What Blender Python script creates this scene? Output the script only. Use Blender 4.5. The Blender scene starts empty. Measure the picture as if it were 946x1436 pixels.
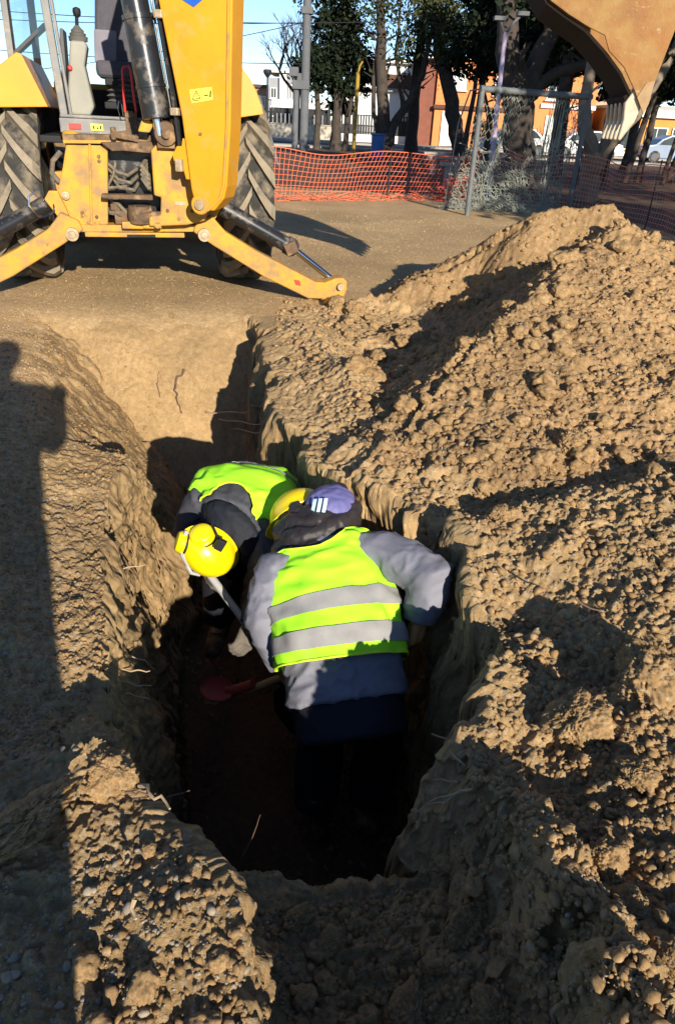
import bpy, bmesh, math, random
import numpy as np
from mathutils import Vector, Matrix

# ------------------------------------------------------------------ camera, sky, sun, exposure
SC = bpy.context.scene
COL = SC.collection
random.seed(7)
RNG = np.random.default_rng(11)
RAD = math.radians

CAM_H, PITCH, ROLL = 1.35, RAD(29.0), RAD(3.0)
_r0 = Vector((1, 0, 0)); _w = Vector((0, math.cos(PITCH), -math.sin(PITCH))); _u0 = Vector((0, math.sin(PITCH), math.cos(PITCH)))
_r = _r0 * math.cos(ROLL) + _u0 * math.sin(ROLL)
_u = _u0 * math.cos(ROLL) - _r0 * math.sin(ROLL)
cam_data = bpy.data.cameras.new("camera")
cam = bpy.data.objects.new("camera", cam_data); COL.objects.link(cam)
cam.matrix_world = Matrix(((_r.x, _u.x, -_w.x, 0), (_r.y, _u.y, -_w.y, 0), (_r.z, _u.z, -_w.z, CAM_H), (0, 0, 0, 1)))
cam_data.sensor_fit = 'VERTICAL'; cam_data.sensor_height = 24.0; cam_data.lens = 24.0 * 990.0 / 1436.0
cam_data.clip_start = 0.05; cam_data.clip_end = 3000
SC.camera = cam

SUN_EL, SUN_AZ = RAD(19.0), RAD(157.6)          # azimuth clockwise from +Y, where the sun stands
world = bpy.data.worlds.new("World"); SC.world = world; world.use_nodes = True
wn = world.node_tree.nodes
sky = wn.new("ShaderNodeTexSky"); sky.sky_type = 'NISHITA'; sky.sun_disc = False
sky.sun_elevation = SUN_EL; sky.sun_rotation = SUN_AZ; sky.air_density = 0.68; sky.dust_density = 0.0; sky.ozone_density = 3.0
world.node_tree.links.new(sky.outputs[0], wn["Background"].inputs[0])
wn["Background"].inputs[1].default_value = 0.10
sun_data = bpy.data.lights.new("sun", 'SUN'); sun_data.energy = 5.0; sun_data.angle = RAD(0.53); sun_data.color = (1.0, 0.91, 0.755)
sun = bpy.data.objects.new("sun", sun_data); COL.objects.link(sun)
_sd = Vector((math.sin(SUN_AZ) * math.cos(SUN_EL), math.cos(SUN_AZ) * math.cos(SUN_EL), math.sin(SUN_EL)))
sun.rotation_euler = (-_sd).to_track_quat('-Z', 'Y').to_euler(); sun.location = (8, -20, 12)
SC.view_settings.view_transform = 'Standard'; SC.view_settings.look = 'None'
SC.view_settings.gamma = 1.0; SC.view_settings.use_curve_mapping = False
SC.view_settings.exposure = 0.92

# ------------------------------------------------------------------ helpers
def tag(o, label=None, cat=None, group=None, kind=None):
    if label: o["label"] = label
    if cat: o["category"] = cat
    if group: o["group"] = group
    if kind: o["kind"] = kind
    return o

def empty(name, loc=(0, 0, 0), rz=0.0, label=None, cat=None, group=None):
    o = bpy.data.objects.new(name, None); COL.objects.link(o)
    o.location = loc; o.rotation_euler = (0, 0, rz); o.empty_display_size = 0.1
    return tag(o, label, cat, group)

def link(name, me, mat, parent=None):
    o = bpy.data.objects.new(name, me); COL.objects.link(o)
    if mat is not None and len(me.materials) == 0: me.materials.append(mat)
    if parent is not None: o.parent = parent
    return o

def mesh_np(name, V, F):
    """V (n,3) float, F (m,k) int -> mesh"""
    V = np.asarray(V, dtype=np.float32); F = np.asarray(F, dtype=np.int32); k = F.shape[1]
    me = bpy.data.meshes.new(name)
    me.vertices.add(len(V)); me.vertices.foreach_set("co", V.ravel())
    me.loops.add(F.size); me.loops.foreach_set("vertex_index", F.ravel())
    me.polygons.add(len(F)); me.polygons.foreach_set("loop_start", np.arange(0, F.size, k, dtype=np.int32))
    me.update(calc_edges=True)
    return me

class MB:
    def __init__(s): s.v = []; s.f = []
    def add(s, V, F):
        b = len(s.v); s.v += [tuple(p) for p in V]; s.f += [tuple(i + b for i in f) for f in F]; return s
    def box(s, c, d, R=None):
        c = Vector(c); h = Vector(d) * 0.5
        P = [Vector((x * h.x, y * h.y, z * h.z)) for x in (-1, 1) for y in (-1, 1) for z in (-1, 1)]
        if R is not None: P = [R @ p for p in P]
        return s.add([c + p for p in P], [(0, 1, 3, 2), (4, 6, 7, 5), (0, 4, 5, 1), (2, 3, 7, 6), (0, 2, 6, 4), (1, 5, 7, 3)])
    def bar(s, a, b, w, h, up=(0, 0, 1)):
        a, b = Vector(a), Vector(b); d = (b - a); L = d.length; d.normalize()
        x = d.cross(Vector(up));
        if x.length < 1e-4: x = d.cross(Vector((1, 0, 0)))
        x.normalize(); z = x.cross(d)
        R = Matrix((x, d, z)).transposed()
        return s.box((a + b) / 2, (w, L, h), R)
    def tube(s, pts, rad, n=10, caps=True):
        pts = [Vector(p) for p in pts]
        if not hasattr(rad, '__len__'): rad = [rad] * len(pts)
        V = []; F = []; m = len(pts)
        prev = None
        for i in range(m):
            d = (pts[min(i + 1, m - 1)] - pts[max(i - 1, 0)]).normalized()
            if prev is None:
                x = d.cross(Vector((0, 0, 1)))
                if x.length < 0.1: x = d.cross(Vector((0, 1, 0)))
            else:
                x = prev - d * prev.dot(d)
                if x.length < 1e-5: x = d.cross(Vector((0, 1, 0)))
            x.normalize(); y = d.cross(x); prev = x
            for k in range(n):
                t = 2 * math.pi * k / n
                V.append(pts[i] + (x * math.cos(t) + y * math.sin(t)) * rad[i])
        for i in range(m - 1):
            for k in range(n):
                a = i * n + k; b = i * n + (k + 1) % n
                F.append((a, b, b + n, a + n))
        if caps: F.append(tuple(range(n - 1, -1, -1))); F.append(tuple((m - 1) * n + k for k in range(n)))
        return s.add(V, F)
    def prism(s, poly, o, ex, ey, depth):
        """poly 2-D points on basis ex,ey at o, extruded by vector depth"""
        o, ex, ey, depth = Vector(o), Vector(ex), Vector(ey), Vector(depth); n = len(poly)
        A = [o + ex * p[0] + ey * p[1] for p in poly]; B = [p + depth for p in A]
        F = [tuple(range(n)), tuple(range(2 * n - 1, n - 1, -1))] + [(i, i + n, (i + 1) % n + n, (i + 1) % n) for i in range(n)]
        return s.add(A + B, F)
    def lathe(s, prof, n=24, o=(0, 0, 0), R=None, close=False):
        """prof (r, h) revolved about local z"""
        o = Vector(o); V = []; F = []; m = len(prof)
        for (r, h) in prof:
            for k in range(n):
                t = 2 * math.pi * k / n; p = Vector((r * math.cos(t), r * math.sin(t), h))
                V.append(o + (R @ p if R is not None else p))
        for i in range(m - 1 if not close else m):
            for k in range(n):
                a = i * n + k; b = i * n + (k + 1) % n; j = ((i + 1) % m - i) * n
                F.append((a, b, b + j, a + j))
        if not close: F.append(tuple(range(n - 1, -1, -1))); F.append(tuple((m - 1) * n + k for k in range(n)))
        return s.add(V, F)
    def mesh(s, name, smooth=False, bevel=0.0, seg=2):
        me = bpy.data.meshes.new(name); me.from_pydata([tuple(p) for p in s.v], [], s.f)
        bm = bmesh.new(); bm.from_mesh(me)
        bmesh.ops.recalc_face_normals(bm, faces=bm.faces)
        if bevel > 0:
            es = [e for e in bm.edges if len(e.link_faces) == 2 and e.calc_face_angle(0) > 0.6]
            bmesh.ops.bevel(bm, geom=es, offset=bevel, segments=seg, profile=0.6, affect='EDGES', clamp_overlap=True)
        bm.to_mesh(me); bm.free()
        if smooth:
            me.polygons.foreach_set("use_smooth", [True] * len(me.polygons))
            me.set_sharp_from_angle(angle=RAD(40))
        return me
    def build(s, name, mat, parent=None, smooth=False, bevel=0.0, seg=2):
        return link(name, s.mesh(name, smooth, bevel, seg), mat, parent)

def mat(name, c1, c2=None, scale=6.0, rough=0.7, metal=0.0, bump=0.0, bscale=40.0, dirt=None, dscale=5.0, dlo=0.5, dhi=0.7, spec=0.3, detail=6.0, trans=0.0, scuff=None, sscale=9.0, slo=.63, sdir=(1, 1, 5)):
    m = bpy.data.materials.new(name); m.use_nodes = True
    nt = m.node_tree; N = nt.nodes; L = nt.links; b = N["Principled BSDF"]
    b.inputs["Roughness"].default_value = rough; b.inputs["Metallic"].default_value = metal
    b.inputs["Specular IOR Level"].default_value = spec
    if trans: b.inputs["Transmission Weight"].default_value = trans
    tc = N.new("ShaderNodeTexCoord")
    def noise(sc, de=detail):
        n = N.new("ShaderNodeTexNoise"); n.inputs["Scale"].default_value = sc; n.inputs["Detail"].default_value = de
        n.inputs["Roughness"].default_value = 0.62
        L.new(tc.outputs["Object"], n.inputs["Vector"]); return n
    col = None
    if c2 is None: c2 = tuple(v * 0.8 for v in c1)
    n = noise(scale); r = N.new("ShaderNodeValToRGB")
    r.color_ramp.elements[0].position = 0.32; r.color_ramp.elements[1].position = 0.68
    r.color_ramp.elements[0].color = (*c2, 1); r.color_ramp.elements[1].color = (*c1, 1)
    L.new(n.outputs["Fac"], r.inputs["Fac"]); col = r.outputs["Color"]
    if dirt is not None:
        n2 = noise(dscale, 10.0); r2 = N.new("ShaderNodeValToRGB")
        r2.color_ramp.elements[0].position = dlo; r2.color_ramp.elements[1].position = dhi
        r2.color_ramp.elements[0].color = (0, 0, 0, 1); r2.color_ramp.elements[1].color = (1, 1, 1, 1)
        L.new(n2.outputs["Fac"], r2.inputs["Fac"])
        mx = N.new("ShaderNodeMix"); mx.data_type = 'RGBA'
        L.new(r2.outputs["Color"], mx.inputs["Factor"]); L.new(col, mx.inputs["A"]); mx.inputs["B"].default_value = (*dirt, 1)
        col = mx.outputs["Result"]
        mr = N.new("ShaderNodeMapRange"); mr.inputs["To Min"].default_value = rough; mr.inputs["To Max"].default_value = 0.92
        L.new(r2.outputs["Color"], mr.inputs["Value"]); L.new(mr.outputs["Result"], b.inputs["Roughness"])
    if scuff is not None:
        mp = N.new("ShaderNodeMapping"); mp.inputs["Scale"].default_value = sdir; mp.inputs["Rotation"].default_value = (.3, .5, .2); L.new(tc.outputs["Object"], mp.inputs["Vector"])
        n3 = noise(sscale, 12.0); L.new(mp.outputs["Vector"], n3.inputs["Vector"]); n3.inputs["Roughness"].default_value = .75; r3 = N.new("ShaderNodeValToRGB")
        r3.color_ramp.elements[0].position = slo; r3.color_ramp.elements[1].position = slo + .05; r3.color_ramp.elements[0].color = (0, 0, 0, 1); r3.color_ramp.elements[1].color = (1, 1, 1, 1)
        L.new(n3.outputs["Fac"], r3.inputs["Fac"]); m3 = N.new("ShaderNodeMix"); m3.data_type = 'RGBA'; L.new(r3.outputs["Color"], m3.inputs["Factor"]); L.new(col, m3.inputs["A"]); m3.inputs["B"].default_value = (*scuff, 1); col = m3.outputs["Result"]
    L.new(col, b.inputs["Base Color"])
    if bump > 0:
        nb = noise(bscale, 8.0); bp = N.new("ShaderNodeBump"); bp.inputs["Strength"].default_value = bump; bp.inputs["Distance"].default_value = 0.01
        L.new(nb.outputs["Fac"], bp.inputs["Height"]); L.new(bp.outputs["Normal"], b.inputs["Normal"])
    return m
# ------------------------------------------------------------------ ground, trench, spoil heap
def hsh(i, j, s):
    n = (i.astype(np.int64) * 374761393 + j.astype(np.int64) * 668265263 + s * 2147483647 + 1013904223) & 0x7fffffff
    n = ((n ^ (n >> 13)) * 1274126177) & 0x7fffffff
    n = ((n ^ (n >> 16)) * 1103515245) & 0x7fffffff
    return ((n >> 7) & 0xffff) / 65535.0

def vnoise(x, y, s):
    i = np.floor(x); j = np.floor(y); fx = x - i; fy = y - j
    fx = fx * fx * fx * (fx * (fx * 6 - 15) + 10); fy = fy * fy * fy * (fy * (fy * 6 - 15) + 10)
    i = i.astype(np.int64); j = j.astype(np.int64)
    a = hsh(i, j, s); b = hsh(i + 1, j, s); c = hsh(i, j + 1, s); d = hsh(i + 1, j + 1, s)
    return (a + (b - a) * fx) * (1 - fy) + (c + (d - c) * fx) * fy - 0.5

def fbm(x, y, s, o=3, g=0.5):
    t = 0; a = 1.0
    for k in range(o):
        t = t + a * vnoise(x * 2 ** k + 13.7 * k, y * 2 ** k - 7.1 * k, s + k); a *= g
    return t

def domes(X, Y, cell, prob, s, flat=0.7):
    """clods: random irregular domes, one per hash cell"""
    wx = X + cell * 0.35 * vnoise(X / cell * 1.7, Y / cell * 1.7, s + 50); wy = Y + cell * 0.35 * vnoise(X / cell * 1.7, Y / cell * 1.7, s + 51)
    gx = wx / cell; gy = wy / cell; i0 = np.floor(gx).astype(np.int64); j0 = np.floor(gy).astype(np.int64)
    best = np.zeros_like(X)
    for di in (-1, 0, 1):
        for dj in (-1, 0, 1):
            i = i0 + di; j = j0 + dj
            cx = i + 0.15 + 0.7 * hsh(i, j, s); cy = j + 0.15 + 0.7 * hsh(i, j, s + 1)
            r = 0.22 + 0.42 * hsh(i, j, s + 2) ** 1.5; r = np.where(hsh(i, j, s + 3) < prob, r, 1e-3)
            el = 0.7 + 0.6 * hsh(i, j, s + 4); dx = (gx - cx) * el; dy = (gy - cy) / el
            an = hsh(i, j, s + 7) * 3.1; c0, s0 = np.cos(an), np.sin(an); px = dx * c0 + dy * s0; py = dy * c0 - dx * s0
            d = np.maximum(np.maximum(np.abs(px), np.abs(.5 * px + .866 * py)), np.abs(.45 * px - .9 * py + .12 * r)) / r
            q = 1 - d
            tl = (hsh(i, j, s + 5) - 0.5) * 1.3 * dx + (hsh(i, j, s + 6) - 0.5) * 1.3 * dy
            fl_ = hsh(i, j, s + 8)
            h = np.where(q > 0, r * np.minimum(.45 + .4 * fl_, np.sqrt(np.maximum(q, 0)) * (.75 + .4 * fl_)) + tl * np.minimum(1, np.maximum(q, 0) * 3.5), 0)
            best = np.maximum(best, h)
    return best * cell * flat

def smax(a, b, k): return np.logaddexp(a / k, b / k) * k
def smin(a, b, k): return -smax(-a, -b, k)
def sstep(a, b, x):
    t = np.clip((x - a) / (b - a), 0, 1); return t * t * (3 - 2 * t)

def ridge(X, Y, P, sl, sr):
    """crest polyline P (x,y,z); falls with slope sl on its left side and sr on its right"""
    bd = np.full_like(X, 1e9); out = np.full_like(X, -9.0)
    for (x0, y0, z0), (x1, y1, z1) in zip(P[:-1], P[1:]):
        dx, dy = x1 - x0, y1 - y0; L2 = dx * dx + dy * dy
        t = np.clip(((X - x0) * dx + (Y - y0) * dy) / L2, 0, 1)
        qx = X - x0 - t * dx; qy = Y - y0 - t * dy; d = np.sqrt(qx * qx + qy * qy)
        side = dx * qy - dy * qx
        sl_ = np.where(side > 0, sl, sr)
        z = z0 + t * (z1 - z0) - sl_ * d
        out = np.maximum(out, z)
    return out

AX = (-0.276, 0.961); BX = (0.961, 0.276)      # trench axis and cross axis
SOIL = {}
def terrain(X, Y):
    a = AX[0] * X + AX[1] * Y; b = BX[0] * X + BX[1] * Y
    G = 0.02 * fbm(X / 1.5, Y / 1.5, 3) * np.clip(9 - Y, 0, 1)
    near = sstep(9.5, 7.0, Y)
    # ---- spoil heap
    wob = 0.10 * fbm(X / 0.45, Y / 0.45, 21, 2)
    heapA = ridge(X + wob, Y + 0.8 * wob, [(-.34, 5.8, -.02), (.30, 5.9, .13), (.76, 5.95, .33), (1.30, 6.0, .60), (1.48, 5.95, .80), (1.95, 5.9, .90), (2.22, 5.9, .67), (2.60, 6.0, .60), (3.4, 6.0, .7), (4.6, 5.4, .4)], 0.62, 1.0)
    crest1 = ridge(X + .6 * wob, Y + .6 * wob, [(.05, 3.02, .03), (.18, 3.2, .06), (.43, 3.45, .22), (.78, 3.85, .41), (1.12, 4.4, .52), (1.48, 5.0, .59), (1.72, 5.45, .65), (1.92, 5.7, .72)], 0.70, 0.27)
    crest2 = ridge(X + wob, Y + wob, [(2.3, 4.8, .42), (2.0, 5.6, .74)], 0.5, 0.4)
    shoulder = ridge(X + wob, Y + wob, [(-.25, 4.75, .02), (.1, 4.75, .06), (.45, 4.9, .16)], 0.5, 0.5)
    berm = ridge(X + 0.5 * wob, Y + 0.5 * wob, [(.50, 2.30, .04), (.64, 2.36, .11), (.95, 2.42, .16), (1.35, 2.55, .20), (2.2, 2.75, .24)], 0.46, 0.13)
    heap = smax(smax(smax(heapA, crest1, .02), crest2, .03), shoulder, .02)
    rim = ridge(X + 0.4 * wob, Y + 0.4 * wob, [(-.50, 5.35, .06), (-.26, 4.75, .15), (-.06, 4.1, .15), (.10, 3.5, .11), (.22, 2.9, .07)], 0.45, 0.40)
    G = smax(G, smax(smax(heap, berm, .015), rim, .015), 0.015)
    # ---- banks close to the camera
    bank = ridge(X + 0.5 * wob, Y + 0.5 * wob, [(.46, 1.10, .03), (.50, .90, .08), (.55, .62, .10), (.64, .2, .12), (.8, -.6, .10)], 1.2, 0.10)
    G = smax(G, bank, .01)
    G = G - 0.11 * np.exp(-(((X - .80) / .20) ** 2 + ((Y - 1.60) / .13) ** 2))
    G = G + 0.09 * np.exp(-(((X + .54) / .13) ** 2 + ((Y - 1.24) / .10) ** 2)) + 0.04 * np.exp(-(((X + .22) / .12) ** 2 + ((Y - .82) / .2) ** 2))
    G = G - 0.10 * np.exp(-(((X - .50) / .20) ** 2 + ((Y - 1.28) / .20) ** 2))
    G = G - 0.13 * np.exp(-(((X - .62) / .22) ** 2 + ((Y - 1.86) / .19) ** 2))
    # ---- near shelf (a shallow cut leading into the trench)
    jx = 0.07 * fbm(X / 0.13, Y / 0.13, 31, 3); jy = 0.07 * fbm(X / 0.13, Y / 0.13, 35, 3)
    xl = np.interp(Y, [.3, .62, .8, 1.0, 1.15], [-.06, -.08, -.15, -.32, -.46]); xr = np.interp(Y, [.3, .62, .85, 1.05, 1.2, 1.35], [.54, .48, .43, .41, .35, .30])
    shelf = np.maximum(np.maximum(-0.25 + 0.10 * sstep(.1, .5, X) - 0.05 * sstep(.8, 1.1, Y), (xl - X - jx) * 4.0), (X - xr + jx) * 2.2)
    shelf = np.maximum(shelf, (0.36 - Y) * 2.5)
    shelf = np.maximum(shelf, (Y - 1.5) * 6)
    G = smin(G, shelf, .012)
    # ---- trench
    an = a + jy * 0.8; bn = b + jx * 1.1
    fl = -1.4 + 0.25 * sstep(2.6, 3.4, a) * sstep(.5, .0, b)
    corner = sstep(2.7, 3.6, a)
    gouge = 0.03 * vnoise(b * 2.2 + 0.5 * vnoise(X * 4, Y * 4, 71), a / 0.085, 41) * (.4 + vnoise(X * 1.7, Y * 1.7, 73) + .5) + 0.025 * vnoise(b * 5, a / 0.04, 43)
    lb = b + jx * .4 + gouge * 0.6 * (1 - 0.7 * corner)
    lb = lb + .19 - .10 * corner
    zl = np.where(lb < -.02, -.09 + (-.02 - lb) * 0.20, -.09 - (lb + .02) * (6.5 - 3.5 * corner))
    zl = zl + 0.09 * sstep(1.55, 1.1, a)
    flare = sstep(3.0, 4.3, a); zl = zl * (1 - flare) + flare * (-(bn + .62) * 1.25)
    br = np.interp(a, [.8, .95, 1.12, 1.3, 1.55, 1.8, 2.15, 2.4, 2.65, 2.9, 3.4, 3.8, 4.3, 5.4], [.5, .54, .60, .88, 1.00, 1.05, 1.03, .92, .73, .66, .64, .67, .70, .80])
    jag = .05 * fbm(X / .09, Y / .09, 67, 3)
    flute = .4 * jag + 0.0 * vnoise(a / 0.11 + jx * 8, b * 2.5, 61) + 0.0 * vnoise(a / 0.03 + jy * 6, b * 6, 62) + 0.10 * fbm(X / .25, Y / .25, 65, 2)
    zr = (bn + flute - br) * 7.0
    ze = -1.4 + (a + 0.35 * jx + .3 * fbm(X / 1.1, Y / 1.1, 45, 2) * sstep(4.4, 5.6, a) - 4.28) * (1.12 + 0.1 * vnoise(b * 2, a, 44))
    a0 = np.interp(b, [-.20, -.11, .2, .5, .7, .9], [1.28, 1.14, 1.10, 1.0, 1.0, 1.2])
    zn = np.where(an < a0, 9.0, -.26 - (an - a0) * 7.0)
    zc = np.maximum(np.maximum(zl, zr), np.maximum(ze, fl)); zc = np.maximum(zc, zn)
    soft = 0.012 + 0.12 * sstep(4.0, 5.0, a) * sstep(1.0, .5, b)
    Z = smin(G, zc, soft)
    inside = (G - Z)
    # ---- masks
    hm = sstep(.03, .10, np.maximum(heap, berm)) ; hm = np.maximum(hm, sstep(.02, .1, rim))
    bm_ = sstep(.35, .55, X + .3 * fbm(X * 2, Y * 2, 77)) * sstep(2.9, 2.2, Y)
    lm = sstep(2.2, 1.2, Y) * sstep(-.75, -.45, X)
    rimm = sstep(.55, .75, b - (br - .80) * sstep(3, 1.5, a)) * sstep(6.3, 5.6, Y) * sstep(-.6, -.3, X)
    nearm = sstep(1.75, 1.5, Y) * sstep(-.15, .0, X)
    hm = np.maximum(hm, .85 * rimm); hm = np.maximum(hm, .9 * nearm)
    loose = np.clip(np.maximum(np.maximum(hm, bm_), lm * 0.5), 0, 1)
    endface = sstep(3.3, 3.9, a) * sstep(.78, .60, b) * sstep(-.85, -.60, b)
    flank = sstep(.02, .2, inside) * sstep(.0, -.1, b)
    R = 0.10 + 0.9 * loose
    R = np.maximum(R, 0.75 * flank); R = R * (1 - 0.72 * endface); R = np.where(X < -.5, np.maximum(R, .50 * sstep(5, 3.0, Y)), R)
    R = np.maximum(R, 0.7 * sstep(.05, .3, inside) * sstep(.3, .6, b) * (1 - endface))
    sw = sstep(1.0, .64, np.abs(X) / np.maximum(.87 * Y + .65, .95)); R = R * near * (.15 + .85 * sw); near = near * (.1 + .9 * sw)
    # ---- relief
    m = Y < 9.6
    x, y, r = X[m], Y[m], R[m]
    d = r * (0.07 * fbm(x / .55, y / .55, 101, 2) + 0.035 * fbm(x / .16, y / .16, 111, 3) + 0.012 * fbm(x / .03, y / .03, 117, 2))
    patch = sstep(-.15, .25, fbm(x / .4, y / .4, 131, 2))
    big = .40 * domes(x, y, .26, .25, 201, .75) * sstep(.5, .9, r)
    med = .26 * domes(x, y, .12, .45, 211, .8) * sstep(.3, .8, r) * (.35 + .65 * patch)
    sm = .28 * domes(x, y, .050, .7, 221, .95) * sstep(.15, .6, r) * (.45 + .55 * patch)
    ti = domes(x, y, .026, .85, 231, .85) * (.18 + .82 * sstep(.1, .5, r))
    mi = domes(x, y, .013, .9, 241, .8) * (.25 + .75 * r)
    crk = np.abs(fbm(x / .045, y / .045, 151, 3)) * .05 * r + np.abs(fbm(x / .012, y / .012, 155, 2)) * .012 * (.3 + .7 * r)
    d = d + np.maximum(big, med) * .85 + sm * .95 + ti * .65 + mi * .7 - crk * .8
    Z[m] = Z[m] + d * np.clip(near[m], 0, 1)
    SOIL.update(heap=np.maximum(heap, 0), berm=berm, inside=inside, bank=bank, R=R, Y=Y, X=X)
    return Z

def height(x, y):
    return float(terrain(np.array([[float(x)]]), np.array([[float(y)]]))[0, 0])

def soil_mat(name, c1, c2, c3, fine=1.0, bs=.55, bd=.006):
    m = bpy.data.materials.new(name); m.use_nodes = True
    nt = m.node_tree; N = nt.nodes; L = nt.links; b = N["Principled BSDF"]
    b.inputs["Roughness"].default_value = 0.95; b.inputs["Specular IOR Level"].default_value = 0.15
    tc = N.new("ShaderNodeTexCoord")
    def noise(sc, de=6.0, ro=0.6):
        n = N.new("ShaderNodeTexNoise"); n.inputs["Scale"].default_value = sc; n.inputs["Detail"].default_value = de; n.inputs["Roughness"].default_value = ro
        L.new(tc.outputs["Object"], n.inputs["Vector"]); return n
    n1 = noise(2.2, 8, .65); r1 = N.new("ShaderNodeValToRGB")
    r1.color_ramp.elements[0].position = .3; r1.color_ramp.elements[1].position = .7
    r1.color_ramp.elements[0].color = (*c2, 1); r1.color_ramp.elements[1].color = (*c1, 1)
    L.new(n1.outputs["Fac"], r1.inputs["Fac"])
    v = N.new("ShaderNodeTexVoronoi"); v.inputs["Scale"].default_value = 95 * fine; L.new(tc.outputs["Object"], v.inputs["Vector"])
    r2 = N.new("ShaderNodeValToRGB"); r2.color_ramp.interpolation = 'CONSTANT'
    r2.color_ramp.elements[0].position = 0; r2.color_ramp.elements[1].position = .80
    r2.color_ramp.elements[0].color = (0, 0, 0, 1); r2.color_ramp.elements[1].color = (1, 1, 1, 1)
    sp = N.new("ShaderNodeSeparateColor"); L.new(v.outputs["Color"], sp.inputs[0]); L.new(sp.outputs[0], r2.inputs["Fac"])
    mx = N.new("ShaderNodeMix"); mx.data_type = 'RGBA'; L.new(r2.outputs["Color"], mx.inputs["Factor"])
    mulf = N.new("ShaderNodeMath"); mulf.operation = 'MULTIPLY'; mulf.inputs[1].default_value = .45
    L.new(r2.outputs["Color"], mulf.inputs[0]); L.new(mulf.outputs[0], mx.inputs["Factor"])
    L.new(r1.outputs["Color"], mx.inputs["A"]); mx.inputs["B"].default_value = (*c3, 1)
    n3 = noise(28 * min(1, fine * 2), 6, .7); mr = N.new("ShaderNodeMapRange"); mr.inputs["From Min"].default_value = .3; mr.inputs["From Max"].default_value = .7
    mr.inputs["To Min"].default_value = .72; mr.inputs["To Max"].default_value = 1.2; L.new(n3.outputs["Fac"], mr.inputs["Value"])
    mu = N.new("ShaderNodeMix"); mu.data_type = 'RGBA'; mu.blend_type = 'MULTIPLY'; mu.inputs["Factor"].default_value = 1.0
    L.new(mx.outputs["Result"], mu.inputs["A"]); L.new(mr.outputs["Result"], mu.inputs["B"])
    n4 = noise(.7, 5, .6); m4 = N.new("ShaderNodeMapRange"); m4.inputs["From Min"].default_value = .35; m4.inputs["From Max"].default_value = .65; m4.inputs["To Min"].default_value = .78; m4.inputs["To Max"].default_value = 1.08; L.new(n4.outputs["Fac"], m4.inputs["Value"])
    mv = N.new("ShaderNodeMix"); mv.data_type = 'RGBA'; mv.blend_type = 'MULTIPLY'; mv.inputs["Factor"].default_value = 1.0
    L.new(mu.outputs["Result"], mv.inputs["A"]); L.new(m4.outputs["Result"], mv.inputs["B"])
    L.new(mv.outputs["Result"], b.inputs["Base Color"])
    nb = noise(170 * fine, 8, .75); bp = N.new("ShaderNodeBump"); bp.inputs["Strength"].default_value = bs; bp.inputs["Distance"].default_value = bd
    L.new(nb.outputs["Fac"], bp.inputs["Height"]); L.new(bp.outputs["Normal"], b.inputs["Normal"])
    return m

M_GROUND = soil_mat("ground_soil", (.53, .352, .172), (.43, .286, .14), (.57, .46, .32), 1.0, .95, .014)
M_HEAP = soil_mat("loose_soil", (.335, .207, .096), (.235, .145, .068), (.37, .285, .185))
M_TRENCH = soil_mat("cut_soil", (.345, .228, .108), (.265, .173, .083), (.35, .255, .155))

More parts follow.
